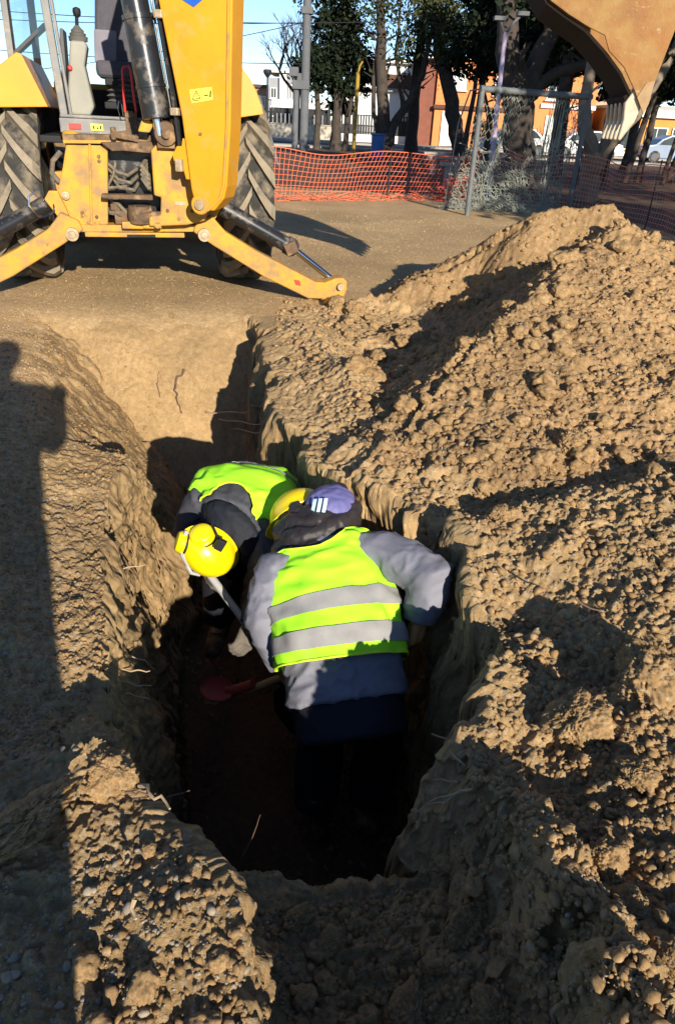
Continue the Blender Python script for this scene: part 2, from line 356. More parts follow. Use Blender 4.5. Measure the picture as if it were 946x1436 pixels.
def build_ground():
    ys = [-14, -10, -7, -5, -3.6, -2.6, -1.9, -1.4, -1.0, -.7, -.45, -.25, -.1, 0, .08, .15, .21, .26, .3, .34, .37, .40, .42, .44]
    D = lambda y: max(.87 * y + .65, .95)
    y = .455
    while y < 7.2: ys.append(y); y += .0022 * D(y)
    st = .0022
    while y < 2500: ys.append(y); st = min(st * 1.045, .12); y += st * D(y)
    ys.append(2600)
    s = list(np.arange(-.60, -.365, .0021)) + list(np.arange(-.365, -.262, .0007)) + list(np.arange(-.262, .6001, .0021))
    q = .6025; st = .0025
    while q < 45: s = [-q] + s + [q]; st *= 1.05 if q < 1.1 else 1.3; q += st
    Yv = np.array(ys); S = np.array(s); Dv = np.maximum(.87 * Yv + .65, .95)
    X = S[None, :] * Dv[:, None]; Y = np.repeat(Yv[:, None], len(s), 1)
    Z = terrain(X, Y)
    # undercut and crumble the steep cut faces sideways, so they are not straight extrusions
    A_ = AX[0] * X + AX[1] * Y; B_ = BX[0] * X + BX[1] * Y
    gy = np.gradient(Z, axis=0) / np.gradient(Y, axis=0); gx = np.gradient(Z, axis=1) / np.gradient(X, axis=1)
    st = sstep(1.5, 3.5, np.sqrt(gx * gx + gy * gy)) * sstep(9, 7, Y) * (Y > .46); st = (st + np.roll(st, 1, 1) + np.roll(st, -1, 1) + np.roll(st, 1, 0) + np.roll(st, -1, 0)) / 5
    offb = .075 * fbm(A_ / .22, Z / .22, 301, 3) + .035 * np.abs(fbm(A_ / .05, Z / .045, 305, 3)); offa = .06 * fbm(B_ / .2, Z / .2, 311, 3) + .03 * np.abs(fbm(B_ / .05, Z / .05, 315, 3))
    X = X + st * (BX[0] * offb + AX[0] * offa); Y = Y + st * (BX[1] * offb + AX[1] * offa)
    nr, nc = X.shape
    idx = np.arange(nr * nc).reshape(nr, nc)
    F = np.stack([idx[:-1, :-1], idx[:-1, 1:], idx[1:, 1:], idx[1:, :-1]], -1).reshape(-1, 4)
    V = np.stack([X, Y, Z], -1).reshape(-1, 3)
    fc = lambda A: A.ravel()[F].mean(1)
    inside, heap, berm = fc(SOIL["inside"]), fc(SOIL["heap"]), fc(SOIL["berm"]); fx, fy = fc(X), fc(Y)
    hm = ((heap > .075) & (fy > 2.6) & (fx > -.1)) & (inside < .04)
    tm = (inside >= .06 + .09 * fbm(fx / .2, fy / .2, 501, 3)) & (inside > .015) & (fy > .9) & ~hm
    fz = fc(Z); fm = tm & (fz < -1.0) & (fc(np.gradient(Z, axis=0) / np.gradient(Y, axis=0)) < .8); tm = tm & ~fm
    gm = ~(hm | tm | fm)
    def sub(name, mask, mt):
        f = F[mask]; u, inv = np.unique(f, return_inverse=True)
        me = mesh_np(name, V[u], inv.reshape(f.shape)); return link(name, me, mt)
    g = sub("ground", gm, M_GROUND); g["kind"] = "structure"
    q = sub("trench_floor", fm, soil_mat("pit_shade_soil", (.135, .088, .05), (.085, .056, .034), (.16, .11, .07))); q["kind"] = "structure"  # floor soil darkened so its colour carries the shade of the pit
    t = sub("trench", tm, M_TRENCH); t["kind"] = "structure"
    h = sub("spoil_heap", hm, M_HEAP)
    tag(h, "big sloping heap of loose brown soil dug out beside the trench", "soil heap")
    return g, t, h
GROUND, TRENCH, HEAP = build_ground()
# ------------------------------------------------------------------ backhoe loader
DUST = (.36, .26, .15)
M_YEL = mat("yellow_paint", (.56, .255, .007), (.50, .215, .006), 3.0, rough=.42, spec=.4, dirt=(.40, .24, .07), dscale=5.5, dlo=.56, dhi=.74, bump=.05, bscale=60, scuff=(.16, .085, .03), sscale=11, slo=.66, sdir=(1, 1, 1.6))
M_YELD = mat("dusty_yellow_paint", (.52, .25, .012), (.44, .22, .02), 7.0, rough=.55, dirt=(.26, .165, .078), dscale=8, dlo=.42, dhi=.64, bump=.12, bscale=70, scuff=(.12, .065, .035), sscale=10, slo=.61, sdir=(1, 1, 1))
M_GREY = mat("grey_cab_paint", (.17, .165, .16), (.12, .118, .115), 6, rough=.5, dirt=(.30, .26, .21), dscale=8, dlo=.5, dhi=.72)
M_BLK = mat("black_enamel", (.018, .018, .02), (.012, .012, .013), 5, rough=.25, spec=.5, dirt=(.16, .13, .10), dscale=8, dlo=.52, dhi=.74)
M_DARK = mat("dark_plastic", (.012, .012, .013), None, 8, rough=.7)
M_RUB = mat("tyre_rubber", (.040, .038, .035), (.022, .021, .02), 9, rough=.92, dirt=(.19, .155, .11), dscale=6.0, dlo=.46, dhi=.66, bump=.35, bscale=55)
M_LUG = mat("dusty_tyre_lug", (.25, .205, .145), (.17, .14, .10), 8, rough=.95, dirt=(.075, .067, .058), dscale=7, dlo=.56, dhi=.70, bump=.35, bscale=55)
M_RUST = mat("greasy_steel", (.13, .075, .04), (.07, .045, .028), 14, rough=.75, dirt=(.28, .18, .09), dscale=12, dlo=.5, dhi=.7, bump=.3, bscale=80)
M_STEEL = mat("chrome_rod", (.55, .55, .56), None, 5, rough=.14, metal=1.0)
M_PIN = mat("worn_pin", (.42, .33, .22), (.25, .18, .11), 25, rough=.6, metal=.3)
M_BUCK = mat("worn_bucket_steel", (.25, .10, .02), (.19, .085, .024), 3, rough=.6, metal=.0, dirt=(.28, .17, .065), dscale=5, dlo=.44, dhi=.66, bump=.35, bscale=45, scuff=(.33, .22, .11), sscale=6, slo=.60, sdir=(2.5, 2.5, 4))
M_BUCKD = mat("bucket_shade_steel", (.016, .010, .007), (.010, .007, .005), 6, rough=.8, bump=.2, spec=.1)  # shade of the bucket's underside put into the colour, far below the side plates
M_TOOTH = mat("polished_tooth", (.46, .39, .29), (.33, .26, .18), 20, rough=.45, metal=.3)
M_BEIGE = mat("console_plastic", (.25, .24, .20), (.20, .195, .165), 4, rough=.6)
M_SEAT = mat("seat_cloth", (.075, .07, .085), (.05, .048, .06), 12, rough=.9)
M_RED = mat("red_paint", (.62, .04, .03), None, 6, rough=.4)
M_LBL = mat("yellow_label", (.80, .66, .08), None, 6, rough=.5)
M_BLUE = mat("blue_emblem", (.015, .09, .45), None, 6, rough=.4)
M_HOSE = mat("dusty_hose", (.20, .16, .11), (.08, .065, .05), 25, rough=.85, bump=.2)
M_INK = mat("black_ink", (.015, .015, .015), None, 6, rough=.6)

def glass_mat(name, tint=(.85, .92, .92), ref=.10):
    m = bpy.data.materials.new(name); m.use_nodes = True
    nt = m.node_tree; N = nt.nodes; L = nt.links
    for n in list(N):
        if n.type == 'BSDF_PRINCIPLED': N.remove(n)
    t = N.new("ShaderNodeBsdfTransparent"); t.inputs[0].default_value = (*tint, 1)
    g = N.new("ShaderNodeBsdfGlossy"); g.inputs["Roughness"].default_value = .03
    f = N.new("ShaderNodeLayerWeight"); f.inputs[0].default_value = .25
    a = N.new("ShaderNodeMath"); a.operation = 'MAXIMUM'; a.inputs[1].default_value = ref
    L.new(f.outputs["Fresnel"], a.inputs[0])
    x = N.new("ShaderNodeMixShader"); L.new(a.outputs[0], x.inputs[0]); L.new(t.outputs[0], x.inputs[1]); L.new(g.outputs[0], x.inputs[2])
    L.new(x.outputs[0], N["Material Output"].inputs["Surface"]); return m
M_GLASS = glass_mat("cab_glass")

def build_machine():
    root = empty("backhoe_loader", (-1.9, 6.75, 0), RAD(15), "yellow backhoe loader with raised boom and spread stabiliser legs behind the trench", "backhoe loader")
    X, Y, Z = Vector((1, 0, 0)), Vector((0, 1, 0)), Vector((0, 0, 1))
    RX = Matrix.Rotation(math.pi / 2, 3, 'Y')       # lathe axis along x
    # ---- wheels
    def wheel(cx, cy, R, w, nl, front=False):
        rim = MB(); s = 1 if cx > 0 else -1
        rim.lathe([(R * .52, -w * .42), (R * .56, -w * .46), (R * .56, -w * .30), (R * .50, -w * .2), (R * .50, w * .2), (R * .56, w * .30), (R * .56, w * .46), (R * .52, w * .42), (R * .30, w * .12), (R * .14, w * .20), (R * .14, -w * .2)], 28, (cx, cy, R), RX)
        ro = rim.build("wheel", M_YELD, root, smooth=True)
        t = MB(); hw = w / 2
        t.lathe([(R * .57, -hw * .86), (R * .72, -hw * 1.02), (R * .86, -hw * 1.04), (R * .90, -hw * .93), (R * .93, -hw * .55), (R * .935, 0), (R * .93, hw * .55), (R * .90, hw * .93), (R * .86, hw * 1.04), (R * .72, hw * 1.02), (R * .57, hw * .86)], 72, (cx, cy, R), RX, close=False)
        nf = len(t.f)
        for side in (-1, 1):
            for k in range(nl):
                th0 = 2 * math.pi * (k + (.5 if side > 0 else 0)) / nl
                V = []; F = []; ns = 5
                for i in range(ns + 1):
                    u = -.06 + 1.10 * i / ns; th = th0 + u * .52 - .12 * u * u; wd = .095 + .06 * u
                    rt = R * (1.0 - .012 * max(u, 0) ** 2 - .055 * max(u - .86, 0) / .18); rb = R * (.90 if u < .9 else .84)
                    xx = cx + side * hw * u
                    for (rr, dt) in ((rb, -wd / 2 - .012), (rt, -wd / 2), (rt, wd / 2), (rb, wd / 2 + .012)):
                        V.append((xx, cy - rr * math.sin(th + dt), R + rr * math.cos(th + dt)))
                for i in range(ns):
                    for q in range(3): F.append((i * 4 + q, i * 4 + q + 1, i * 4 + q + 5, i * 4 + q + 4))
                F += [(3, 2, 1, 0), tuple(ns * 4 + q for q in range(4))]
                t.add(V, F)
        to = t.build("tyre", M_RUB, ro, bevel=0); to.data.materials.append(M_LUG); to.data.polygons.foreach_set("material_index", np.array([0] * nf + [1] * (len(to.data.polygons) - nf), dtype=np.int32))
    wheel(-.93, 0, .725, .44, 17); wheel(.90, 0, .725, .41, 17)
    wheel(-.88, 2.15, .48, .33, 16); wheel(.88, 2.15, .48, .33, 16)
    # ---- chassis, bonnet, loader (mostly hidden behind the rear end)
    b = MB(); b.box((0, .75, .78), (.72, 3.0, .42)); b.box((0, 0, .72), (1.4, .26, .26)); b.box((0, 2.15, .55), (1.4, .18, .2)); b.box((0, -.62, .90), (.95, .5, .55))
    b.build("chassis", M_BLK, root, bevel=.02)
    b = MB(); b.prism([(1.15, .98), (2.75, .98), (2.8, 1.25), (2.6, 1.42), (1.15, 1.55)], (-.42, 0, 0), Y, Z, X * .84); b.build("bonnet", M_YEL, root, bevel=.04)
    for sx in (-1, 1):
        b = MB(); b.bar((sx * .62, .95, 1.45), (sx * .62, 2.6, .95), .12, .22); b.bar((sx * .62, 2.6, .95), (sx * .62, 3.25, .35), .12, .2); b.build("loader_arm", M_YEL, root, bevel=.02)
    b = MB(); b.prism([(3.05, .08), (3.15, .9), (3.35, .95), (3.3, .25), (3.95, .12), (3.95, .06)], (-1.12, 0, 0), Y, Z, X * 2.24); b.build("loader_bucket", M_YELD, root, bevel=.01)
    # ---- fenders
    for sx in (-1, 1):
        if sx < 0: P = [(-1.17, 1.305), (-1.17, 1.40), (-1.05, 1.50), (-.895, 1.59), (-.77, 1.675), (-.735, 1.67), (-.597, 1.337)]
        else: P = [(.60, 1.285), (.60, 1.76), (.80, 1.722), (.875, 1.672), (.932, 1.606), (.985, 1.52), (1.02, 1.43), (1.035, 1.365)]
        f = MB(); f.prism(P, (0, -.52, 0), X, Z, Y * .03)
        Q = P[1:] if sx < 0 else P[1:]
        for (p, q) in zip(Q[:-1], Q[1:]):
            d = Vector((q[0] - p[0], 0, q[1] - p[1])).normalized(); nn = Vector((-d.z, 0, d.x)) * .014
            A = Vector((p[0], -.488, p[1])); B = Vector((q[0], -.488, q[1]))
            f.add([A, B, B - nn * 1, A - nn * 1] + [v + Vector((0, 1.22, -.02)) for v in (A, B, B - nn, A - nn)], [(0, 1, 2, 3), (7, 6, 5, 4), (0, 4, 5, 1), (1, 5, 6, 2), (2, 6, 7, 3), (3, 7, 4, 0)])
        fo = f.build("fender", M_YEL, root, bevel=.008)
        if sx > 0:
            g = MB(); g.prism([(.60, 1.292), (.60, 1.41), (1.02, 1.432), (1.035, 1.365)], (0, -.535, 0), X, Z, Y * .012); g.build("fender_skirt", M_YEL, fo, bevel=.004)
    m = MB(); m.tube([(.74, -.1, 1.72), (.78, -.1, 2.1)], .012, 6); m.box((.80, -.12, 2.0), (.06, .05, .22)); m.build("work_lamp", M_DARK, root, bevel=.008)
    # ---- cab
    c = MB(); c.box((-.20, -.57, 1.222), (.64, .10, .10)); c.box((-.20, -.56, 1.285), (.63, .08, .022)); c.prism([(-.52, 1.17), (-.40, 1.17), (-.42, 1.29), (-.50, 1.29)], (0, -.575, 0), X, Z, Y * .3)
    c.box((.45, -.5, 1.222), (.62, .10, .10))
    sill = c.build("cab_sill", M_GREY, root, bevel=.01)
    r = MB(); r.box((-.41, -.626, 1.219), (.088, .012, .040)); r.build("reflector", M_RED, sill, bevel=.003)
    r = MB(); r.box((-.252, -.625, 1.218), (.088, .010, .046)); lb = r.build("warning_label", M_LBL, sill)
    r = MB(); r.box((-.275, -.6312, 1.218), (.012, .002, .022)); r.box((-.248, -.6312, 1.213), (.014, .002, .012)); r.box((-.225, -.6312, 1.218), (.012, .002, .026)); r.build("label_print", M_INK, sill)
    for (x0, x1, z1) in ((-.478, -.56, 2.55), (.70, .74, 2.55)):
        p = MB(); p.bar((x0, -.55, 1.18), (x1, -.45, z1), .055, .07, up=(0, 1, 0)); p.bar((x0 + .045, -.575, 1.29), (x1 + .045, -.475, z1), .022, .05, up=(0, 1, 0)); p.build("rear_pillar", M_GREY, root, bevel=.008)
    for sx in (-1, 1):
        p = MB(); p.bar((sx * .90, .22, 1.60), (sx * .88, .20, 2.55), .06, .07, up=(0, 1, 0)); p.build("side_pillar", M_GREY, root, bevel=.008)
        p = MB(); p.bar((sx * .82, 1.15, 1.2), (sx * .78, 1.0, 2.55), .06, .06, up=(0, 1, 0)); p.build("front_pillar", M_GREY, root, bevel=.008)
        p = MB(); p.bar((sx * .86, .18, 1.70), (sx * .55, -.40, 1.86), .035, .035); p.build("grab_rail", M_GREY, root, bevel=.006)
        g = MB(); g.add([(sx * .52, -.48, 1.30), (sx * .88, .18, 1.62), (sx * .87, .18, 2.5), (sx * .58, -.44, 2.5)], [(0, 1, 2, 3)]); g.build("corner_pane", M_GLASS, root)
        g = MB(); g.add([(sx * .89, .26, 1.3), (sx * .82, 1.12, 1.25), (sx * .79, 1.0, 2.5), (sx * .88, .24, 2.5)], [(0, 1, 2, 3)]); g.build("side_pane", M_GLASS, root)
    g = MB(); g.add([(-.78, 1.13, 1.5), (.78, 1.13, 1.5), (.75, 1.0, 2.5), (-.75, 1.0, 2.5)], [(0, 1, 2, 3)]); g.build("windscreen", M_GLASS, root)
    p = MB(); p.box((0, .30, 2.60), (1.75, 1.65, .12)); p.build("cab_roof", M_YEL, root, bevel=.03)
    p = MB(); p.box((.05, .3, 1.12), (1.5, 1.5, .05)); p.box((0, 1.14, 1.32), (1.5, .06, .36)); p.box((-.72, .6, 1.28), (.06, .9, .3)); p.box((.72, .6, 1.28), (.06, .9, .3)); p.build("cab_floor", M_DARK, root, bevel=.01)
    # seat
    s = MB(); s.box((-.02, .02, 1.62), (.44, .42, .12)); st = s.build("seat", M_SEAT, root, bevel=.05, seg=3)
    s = MB(); s.prism([(-.26, 1.66), (.22, 1.66), (.20, 2.28), (.10, 2.34), (-.12, 2.34), (-.19, 2.26)], (0, .10, 0), X, Z, Y * .13); s.build("backrest", M_SEAT, st, bevel=.05, seg=3)
    s = MB(); s.prism([(-.255, 1.675), (-.08, 1.69), (-.06, 1.90), (-.235, 1.90)], (0, .085, 0), X, Z, Y * .03); s.build("backrest_panel", mat("seat_panel", (.19, .175, .21), (.15, .14, .17), 10, rough=.9), st, bevel=.012)
    s = MB(); s.box((-.03, -.02, 1.535), (.30, .30, .05)); s.box((-.03, 0, 1.37), (.34, .3, .05))
    s.build("seat_base", M_DARK, st, bevel=.01)
    s = MB()
    for k in range(5): s.lathe([(.135, -.020), (.165, 0), (.135, .020)], 20, (-.02, -.02, 1.40 + .038 * k))
    s.build("seat_bellows", mat("grey_bellows", (.13, .125, .12), (.08, .08, .078), 15, rough=.8), st, smooth=True)
    # console and joystick
    c = MB(); c.prism([(-.47, 1.29), (-.30, 1.29), (-.262, 1.35), (-.30, 1.62), (-.268, 1.74), (-.28, 1.775), (-.385, 1.775), (-.40, 1.70), (-.425, 1.55)], (0, -.50, 0), X, Z, Y * .22)
    co = c.build("control_console", M_BEIGE, root, bevel=.022, seg=3)
    c = MB(); c.lathe([(.066, 0), (.070, .03), (.056, .034), (.060, .05), (.045, .056), (.046, .07), (.028, .085), (.016, .10)], 18, (-.332, -.40, 1.775)); c.build("lever_boot", mat("boot_rubber", (.10, .095, .085), None, 8, rough=.8), co, smooth=True)
    c = MB(); c.tube([(-.332, -.40, 1.86), (-.326, -.40, 1.93)], .013, 8); c.lathe([(.014, 0), (.026, .012), (.030, .035), (.026, .055), (.008, .063)], 14, (-.322, -.40, 1.925)); c.build("joystick", M_DARK, co, smooth=True)
    c = MB(); c.lathe([(.016, 0), (.018, .012), (.01, .02)], 10, (-.405, -.505, 1.60), Matrix.Rotation(math.pi / 2, 3, 'X')); c.build("console_button", M_RED, co, smooth=True)
    c = MB(); c.prism([(-.50, 1.30), (-.475, 1.30), (-.44, 1.62), (-.43, 1.85), (-.455, 1.85), (-.475, 1.62)], (0, -.43, 0), X, Z, Y * .3); c.build("console_shroud", mat("grey_shroud", (.10, .105, .11), None, 5, rough=.7), co, bevel=.01)
    # red lever
    r = MB(); r.tube([(-.036, -.60, 1.33), (-.034, -.60, 1.45), (-.030, -.60, 1.60), (-.018, -.60, 1.622), (.016, -.60, 1.627), (.030, -.60, 1.605), (.036, -.60, 1.45), (.046, -.60, 1.33)], .0095, 8); lv = r.build("lock_lever", M_RED, root, smooth=True)
    r = MB(); r.box((.005, -.60, 1.26), (.09, .06, .14)); r.box((.0, -.62, 1.315), (.05, .05, .05)); r.build("lever_bracket", M_RUST, lv, bevel=.008)
    r = MB(); r.tube([(-.07, -.62, 1.27), (-.085, -.62, 1.35), (-.075, -.62, 1.40), (-.055, -.62, 1.38), (-.05, -.62, 1.30)], .004, 6); r.build("wire", M_STEEL, lv)
    # ---- rear carriage frame
    f = MB(); f.prism([(-.455, 1.115), (-.170, 1.115), (-.225, .575), (-.475, .56), (-.515, .69), (-.556, .80), (-.50, .957)], (0, -1.02, 0), X, Z, Y * .10); fr = f.build("carriage_plate", M_YELD, root, bevel=.012)
    f = MB(); f.prism([(-.30, 1.13), (-.285, 1.13), (-.335, .575), (-.35, .575)], (0, -1.045, 0), X, Z, Y * .03); f.build("weld_rib", M_YELD, fr, bevel=.004)
    f = MB(); f.bar((-.47, -.98, 1.152), (.24, -.98, 1.172), .12, .045); f.build("carriage_rail", M_RUST, root, bevel=.006)
    f = MB(); f.bar((-.47, -1.0, 1.128), (-.02, -1.0, 1.142), .12, .022); f.build("carriage_rail_strip", M_YELD, root, bevel=.004)
    f = MB(); f.bar((-.54, -.95, .545), (.54, -.95, .562), .16, .05); f.bar((-.40, -.98, .505), (.34, -.98, .508), .10, .035); f.build("lower_rail", M_YELD, root, bevel=.008)
    f = MB(); f.bar((-.09, -1.04, .502), (.12, -1.04, .505), .03, .02); f.build("wear_strip", M_STEEL, root)
    f = MB(); f.bar((-.28, -.96, 1.00), (-.28, -.96, .60), .05, .06); f.bar((-.50, -.90, .93), (-.47, -.90, .60), .16, .10, up=(0, 1, 0)); f.build("side_post", M_YELD, root, bevel=.008)
    # round pads / knobs on the left
    f = MB(); f.lathe([(.055, 0), (.062, .012), (.062, .05), (.045, .07), (.02, .075)], 18, (-.43, -.84, 1.12)); f.build("rail_clamp", M_YEL, root, smooth=True)
    # kingpost casting : right side plate, opening and knuckles
    K = MB(); K.prism([(.13, 1.10), (.225, 1.19), (.33, 1.16), (.36, 1.08), (.43, .93), (.50, .82), (.53, .72), (.50, .635), (.36, .60), (.08, .585), (.08, .655), (.165, .665), (.18, .79), (.13, .80)], (0, -1.16, 0), X, Z, Y * .14)
    kp = K.build("kingpost", M_YELD, root, bevel=.016, seg=3)
    K = MB(); K.prism([(-.22, 1.135), (.30, 1.16), (.32, 1.10), (.13, 1.075), (-.06, 1.085), (-.14, 1.08)], (0, -1.09, 0), X, Z, Y * .10); K.build("kingpost_top", M_RUST, kp, bevel=.012)
    K = MB(); K.lathe([(.075, -.07), (.082, -.05), (.082, .05), (.075, .07)], 22, (.24, -1.18, 1.21), Matrix.Rotation(math.pi / 2, 3, 'X')); K.lathe([(.03, -.10), (.03, .10)], 12, (.24, -1.18, 1.21), Matrix.Rotation(math.pi / 2, 3, 'X')); K.bar((.24, -1.16, 1.12), (.24, -1.16, 1.22), .13, .12); K.build("cylinder_knuckle", M_RUST, kp, smooth=True)
    K = MB(); K.prism([(.05, 1.215), (.13, 1.21), (.165, 1.265), (.13, 1.30), (.08, 1.285)], (0, -1.20, 0), X, Z, Y * .06); K.build("knuckle_lug", M_YELD, kp, bevel=.012)
    K = MB(); K.box((.30, -1.18, 1.27), (.05, .06, .07)); K.build("knuckle_lug", M_YELD, kp, bevel=.012)
    K = MB(); K.bar((.05, -1.09, 1.165), (-.12, -1.09, 1.19), .06, .04); K.bar((.0, -1.09, 1.205), (-.14, -1.09, 1.185), .05, .03); K.lathe([(.02, -.02), (.02, .06)], 10, (-.12, -1.10, 1.175)); K.build("swing_link", M_RUST, kp, bevel=.008)
    K = MB(); K.prism([(-.245, .77), (.12, .765), (.12, .80), (-.245, .797)], (0, -1.13, 0), X, Z, Y * .10); K.build("cross_bracket", M_RUST, kp, bevel=.008)
    K = MB(); K.lathe([(.085, -.06), (.095, 0), (.085, .06)], 20, (.02, -1.08, .66)); K.tube([(-.03, -1.12, .69), (-.02, -1.15, .64), (.05, -1.15, .63), (.10, -1.13, .66)], .022, 8); K.tube([(-.02, -1.12, .71), (.03, -1.16, .68), (.10, -1.14, .70)], .018, 8); K.box((.12, -1.10, .655), (.10, .06, .06)); K.build("swing_motor", M_RUST, kp, smooth=True)
    K = MB(); K.box((-.04, -1.06, .585), (.16, .1, .05)); K.box((.10, -1.07, .595), (.14, .1, .06)); K.lathe([(.03, 0), (.03, .03)], 12, (.14, -1.13, .60), Matrix.Rotation(math.pi / 2, 3, 'X')); K.build("lower_block", M_YELD, kp, bevel=.01)
    K = MB()
    for i in range(3):
        z0 = .98 - .05 * i; K.tube([(-.21 + .02 * i, -.92, z0 + .03), (-.12, -1.0, z0 - .04), (-.05 + .02 * i, -1.02, z0 - .06), (.02, -.93, z0 - .02)], .013, 7)
    K.tube([(-.20, -.97, .84), (-.15, -1.0, .92), (-.13, -.95, 1.0)], .010, 6); K.tube([(-.20, -.99, .83), (-.06, -1.0, .845)], .010, 6)
    for i in range(4): K.tube([(.10, -.90, 1.03 - .02 * i), (.055, -1.01, .985 - .03 * i), (.10, -1.03, .93 - .03 * i), (.14, -.95, .86 - .02 * i)], .017, 8)
    K.tube([(-.19, -.98, .74), (-.13, -1.04, .72), (-.08, -1.02, .66)], .014, 7); K.tube([(-.20, -.98, .66), (-.12, -1.04, .655)], .02, 8)
    K.build("hydraulic_hoses", M_HOSE, kp, smooth=True)
    for (x, z) in ((-.24, 1.04), (-.24, 1.01), (-.40, .66), (-.30, .63), (.40, .70), (.30, .645), (.36, .93), (.22, .70)):
        K = MB(); K.lathe([(.013, 0), (.013, .008), (.008, .012), (.001, .012)], 8, (x, -1.02 if x < 0 else -1.16, z), Matrix.Rotation(math.pi / 2, 3, 'X')); K.build("bolt", M_RUST, fr if x < 0 else kp)
    K = MB(); K.prism([(.28, .74), (.36, .74), (.36, .765), (.28, .765)], (0, -1.164, 0), X, Z, Y * .003); K.build("data_plate", M_PIN, kp)
    K = MB(); K.tube([(-.50, -1.0, 1.06), (-.56, -1.02, 1.0), (-.58, -1.0, .92), (-.54, -.98, .86)], .018, 8); K.build("side_hose", M_HOSE, fr, smooth=True)
    K = MB(); K.box((-.10, -.99, .63), (.14, .08, .10)); K.box((-.16, -1.0, .70), (.07, .06, .05)); K.build("valve_block", M_RUST, kp, bevel=.01)
    K = MB(); K.box((0, -.80, .85), (.62, .1, .5)); K.build("back_plate", M_DARK, root)
    for (x, z, rr, yy) in ((-.50, .775, .030, -1.03), (-.487, .512, .050, -1.075), (.488, .520, .050, -1.075)):
        K = MB(); K.lathe([(rr, 0), (rr * .95, .02), (rr * .55, .022), (rr * .5, .035), (.004, .036)], 20, (x, yy, z), Matrix.Rotation(math.pi / 2, 3, 'X')); K.build("pivot_pin", M_PIN, root, smooth=True)
    # ---- stabilisers
    for sx in (-1, 1):
        A = [(.405, .535), (.43, .60), (.555, .655), (.60, .60), (.66, .535), (.90, .395), (1.39, .155), (1.47, .15), (1.56, .185), (1.63, .19), (1.665, .155), (1.665, .09), (1.63, .0), (1.59, -.015), (1.44, .015), (1.33, .02), (.95, .20), (.56, .432)]
        f = MB(); f.prism([(sx * p[0], p[1] + .005) for p in A], (0, -1.06, 0), X, Z, Y * .15); arm = f.build("stabiliser_leg", M_YELD if sx < 0 else M_YELD, root, bevel=.016, seg=3)
        f = MB(); f.lathe([(.028, -.02), (.028, .19)], 14, (sx * 1.60, -1.08, .125), Matrix.Rotation(-math.pi / 2, 3, 'X')); f.lathe([(.03, -.03), (.03, .2)], 14, (sx * 1.565, -1.08, .02), Matrix.Rotation(-math.pi / 2, 3, 'X')); f.build("leg_pin", M_PIN, arm, smooth=True)
        f = MB(); f.prism([(sx * 1.30, -.05), (sx * 1.85, -.05), (sx * 1.86, -.02), (sx * 1.64, .0), (sx * 1.60, .04), (sx * 1.5, .04), (sx * 1.44, .0), (sx * 1.30, -.02)], (0, -1.16, 0), X, Z, Y * .36); f.build("stabiliser_pad", M_YELD, arm, bevel=.008)
        if sx > 0:
            f = MB(); f.prism([(1.205, .180), (1.255, .172), (1.265, .130), (1.22, .138)], (0, -1.064, 0), X, Z, Y * .004); f.build("red_mark", M_RED, arm)
        a, q, e_ = Vector((sx * .60, -.93, .73)), Vector((sx * 1.22, -.93, .405)), Vector((sx * 1.585, -.93, .14))
        f = MB(); f.tube([a, a.lerp(q, .06), a.lerp(q, .07), a.lerp(q, .9), a.lerp(q, .905), q, q + (q - a).normalized() * .03], [.05, .05, .062, .062, .074, .074, .05], 20); cy = f.build("stabiliser_cylinder", M_BLK, arm, smooth=True)
        f = MB(); f.tube([q, e_], .026, 16); f.build("cylinder_rod", M_STEEL, cy, smooth=True)
        f = MB(); f.box(q + Vector((-sx * .03, -.07, .01)), (.10, .04, .09), Matrix.Rotation(-sx * .45, 3, 'Y')); f.build("cylinder_port", M_RUST, cy, bevel=.01)
        f = MB(); f.prism([(sx * .47, .56), (sx * .54, .56), (sx * .66, .74), (sx * .62, .80), (sx * .54, .80), (sx * .50, .72)], (0, -.99, 0), X, Z, Y * .03); f.build("cylinder_bracket", M_YELD, arm, bevel=.008)
    # hose loop and chain on left stabiliser
    f = MB(); f.tube([(-.70, -.99, .80), (-.76, -1.02, .76), (-.765, -1.03, .70), (-.72, -1.03, .63), (-.66, -1.02, .62), (-.60, -1.0, .66), (-.60, -.98, .72)], .008, 6); f.build("steel_clip", M_STEEL, root, smooth=True)
    # ---- boom, dipper and bucket, swung to the right
    th = RAD(-23.3); e = Vector((math.cos(th), math.sin(th), 0)); n = Vector((-math.sin(th), math.cos(th), 0)); K0 = Vector((.30, -1.20, 0))
    bp = [(.17, .80), (.235, .735), (.317, .735), (.395, .82), (.419, .901), (.455, 1.267), (.490, 1.985), (.52, 2.45), (.64, 2.85), (.90, 3.22), (1.18, 3.50), (1.22, 3.62), (1.14, 3.70), (1.0, 3.68), (.55, 3.42), (.18, 2.98), (.03, 2.4), (-.005, 1.973), (.057, 1.625), (.112, 1.316), (.153, .871)]
    f = MB(); f.prism(bp, K0 - n * .13, e, Z, n * .26); boom = f.build("boom", M_YEL, root, bevel=.014, seg=3)
    edge = [(.300, .735), (.392, .812), (.425, .90), (.461, 1.267), (.496, 1.985), (.526, 2.45), (.646, 2.85)]
    f = MB()
    for (p, q) in zip(edge[:-1], edge[1:]):
        f.bar(K0 - n * .137 + e * (p[0] - .028) + Z * p[1], K0 - n * .137 + e * (q[0] - .028) + Z * (q[1] + .004), .012, .016, up=e)
    f.build("boom_edge_rib", M_YELD, boom, bevel=.003)
    f = MB(); f.prism([(.178, 1.483), (.334, 1.505), (.340, 1.431), (.188, 1.404)], K0 - n * .1345, e, Z, n * .003); stk = f.build("boom_sticker", M_LBL, boom)
    f = MB(); o = K0 - n * .136
    T = [(.196, 1.428), (.252, 1.437), (.226, 1.480)]
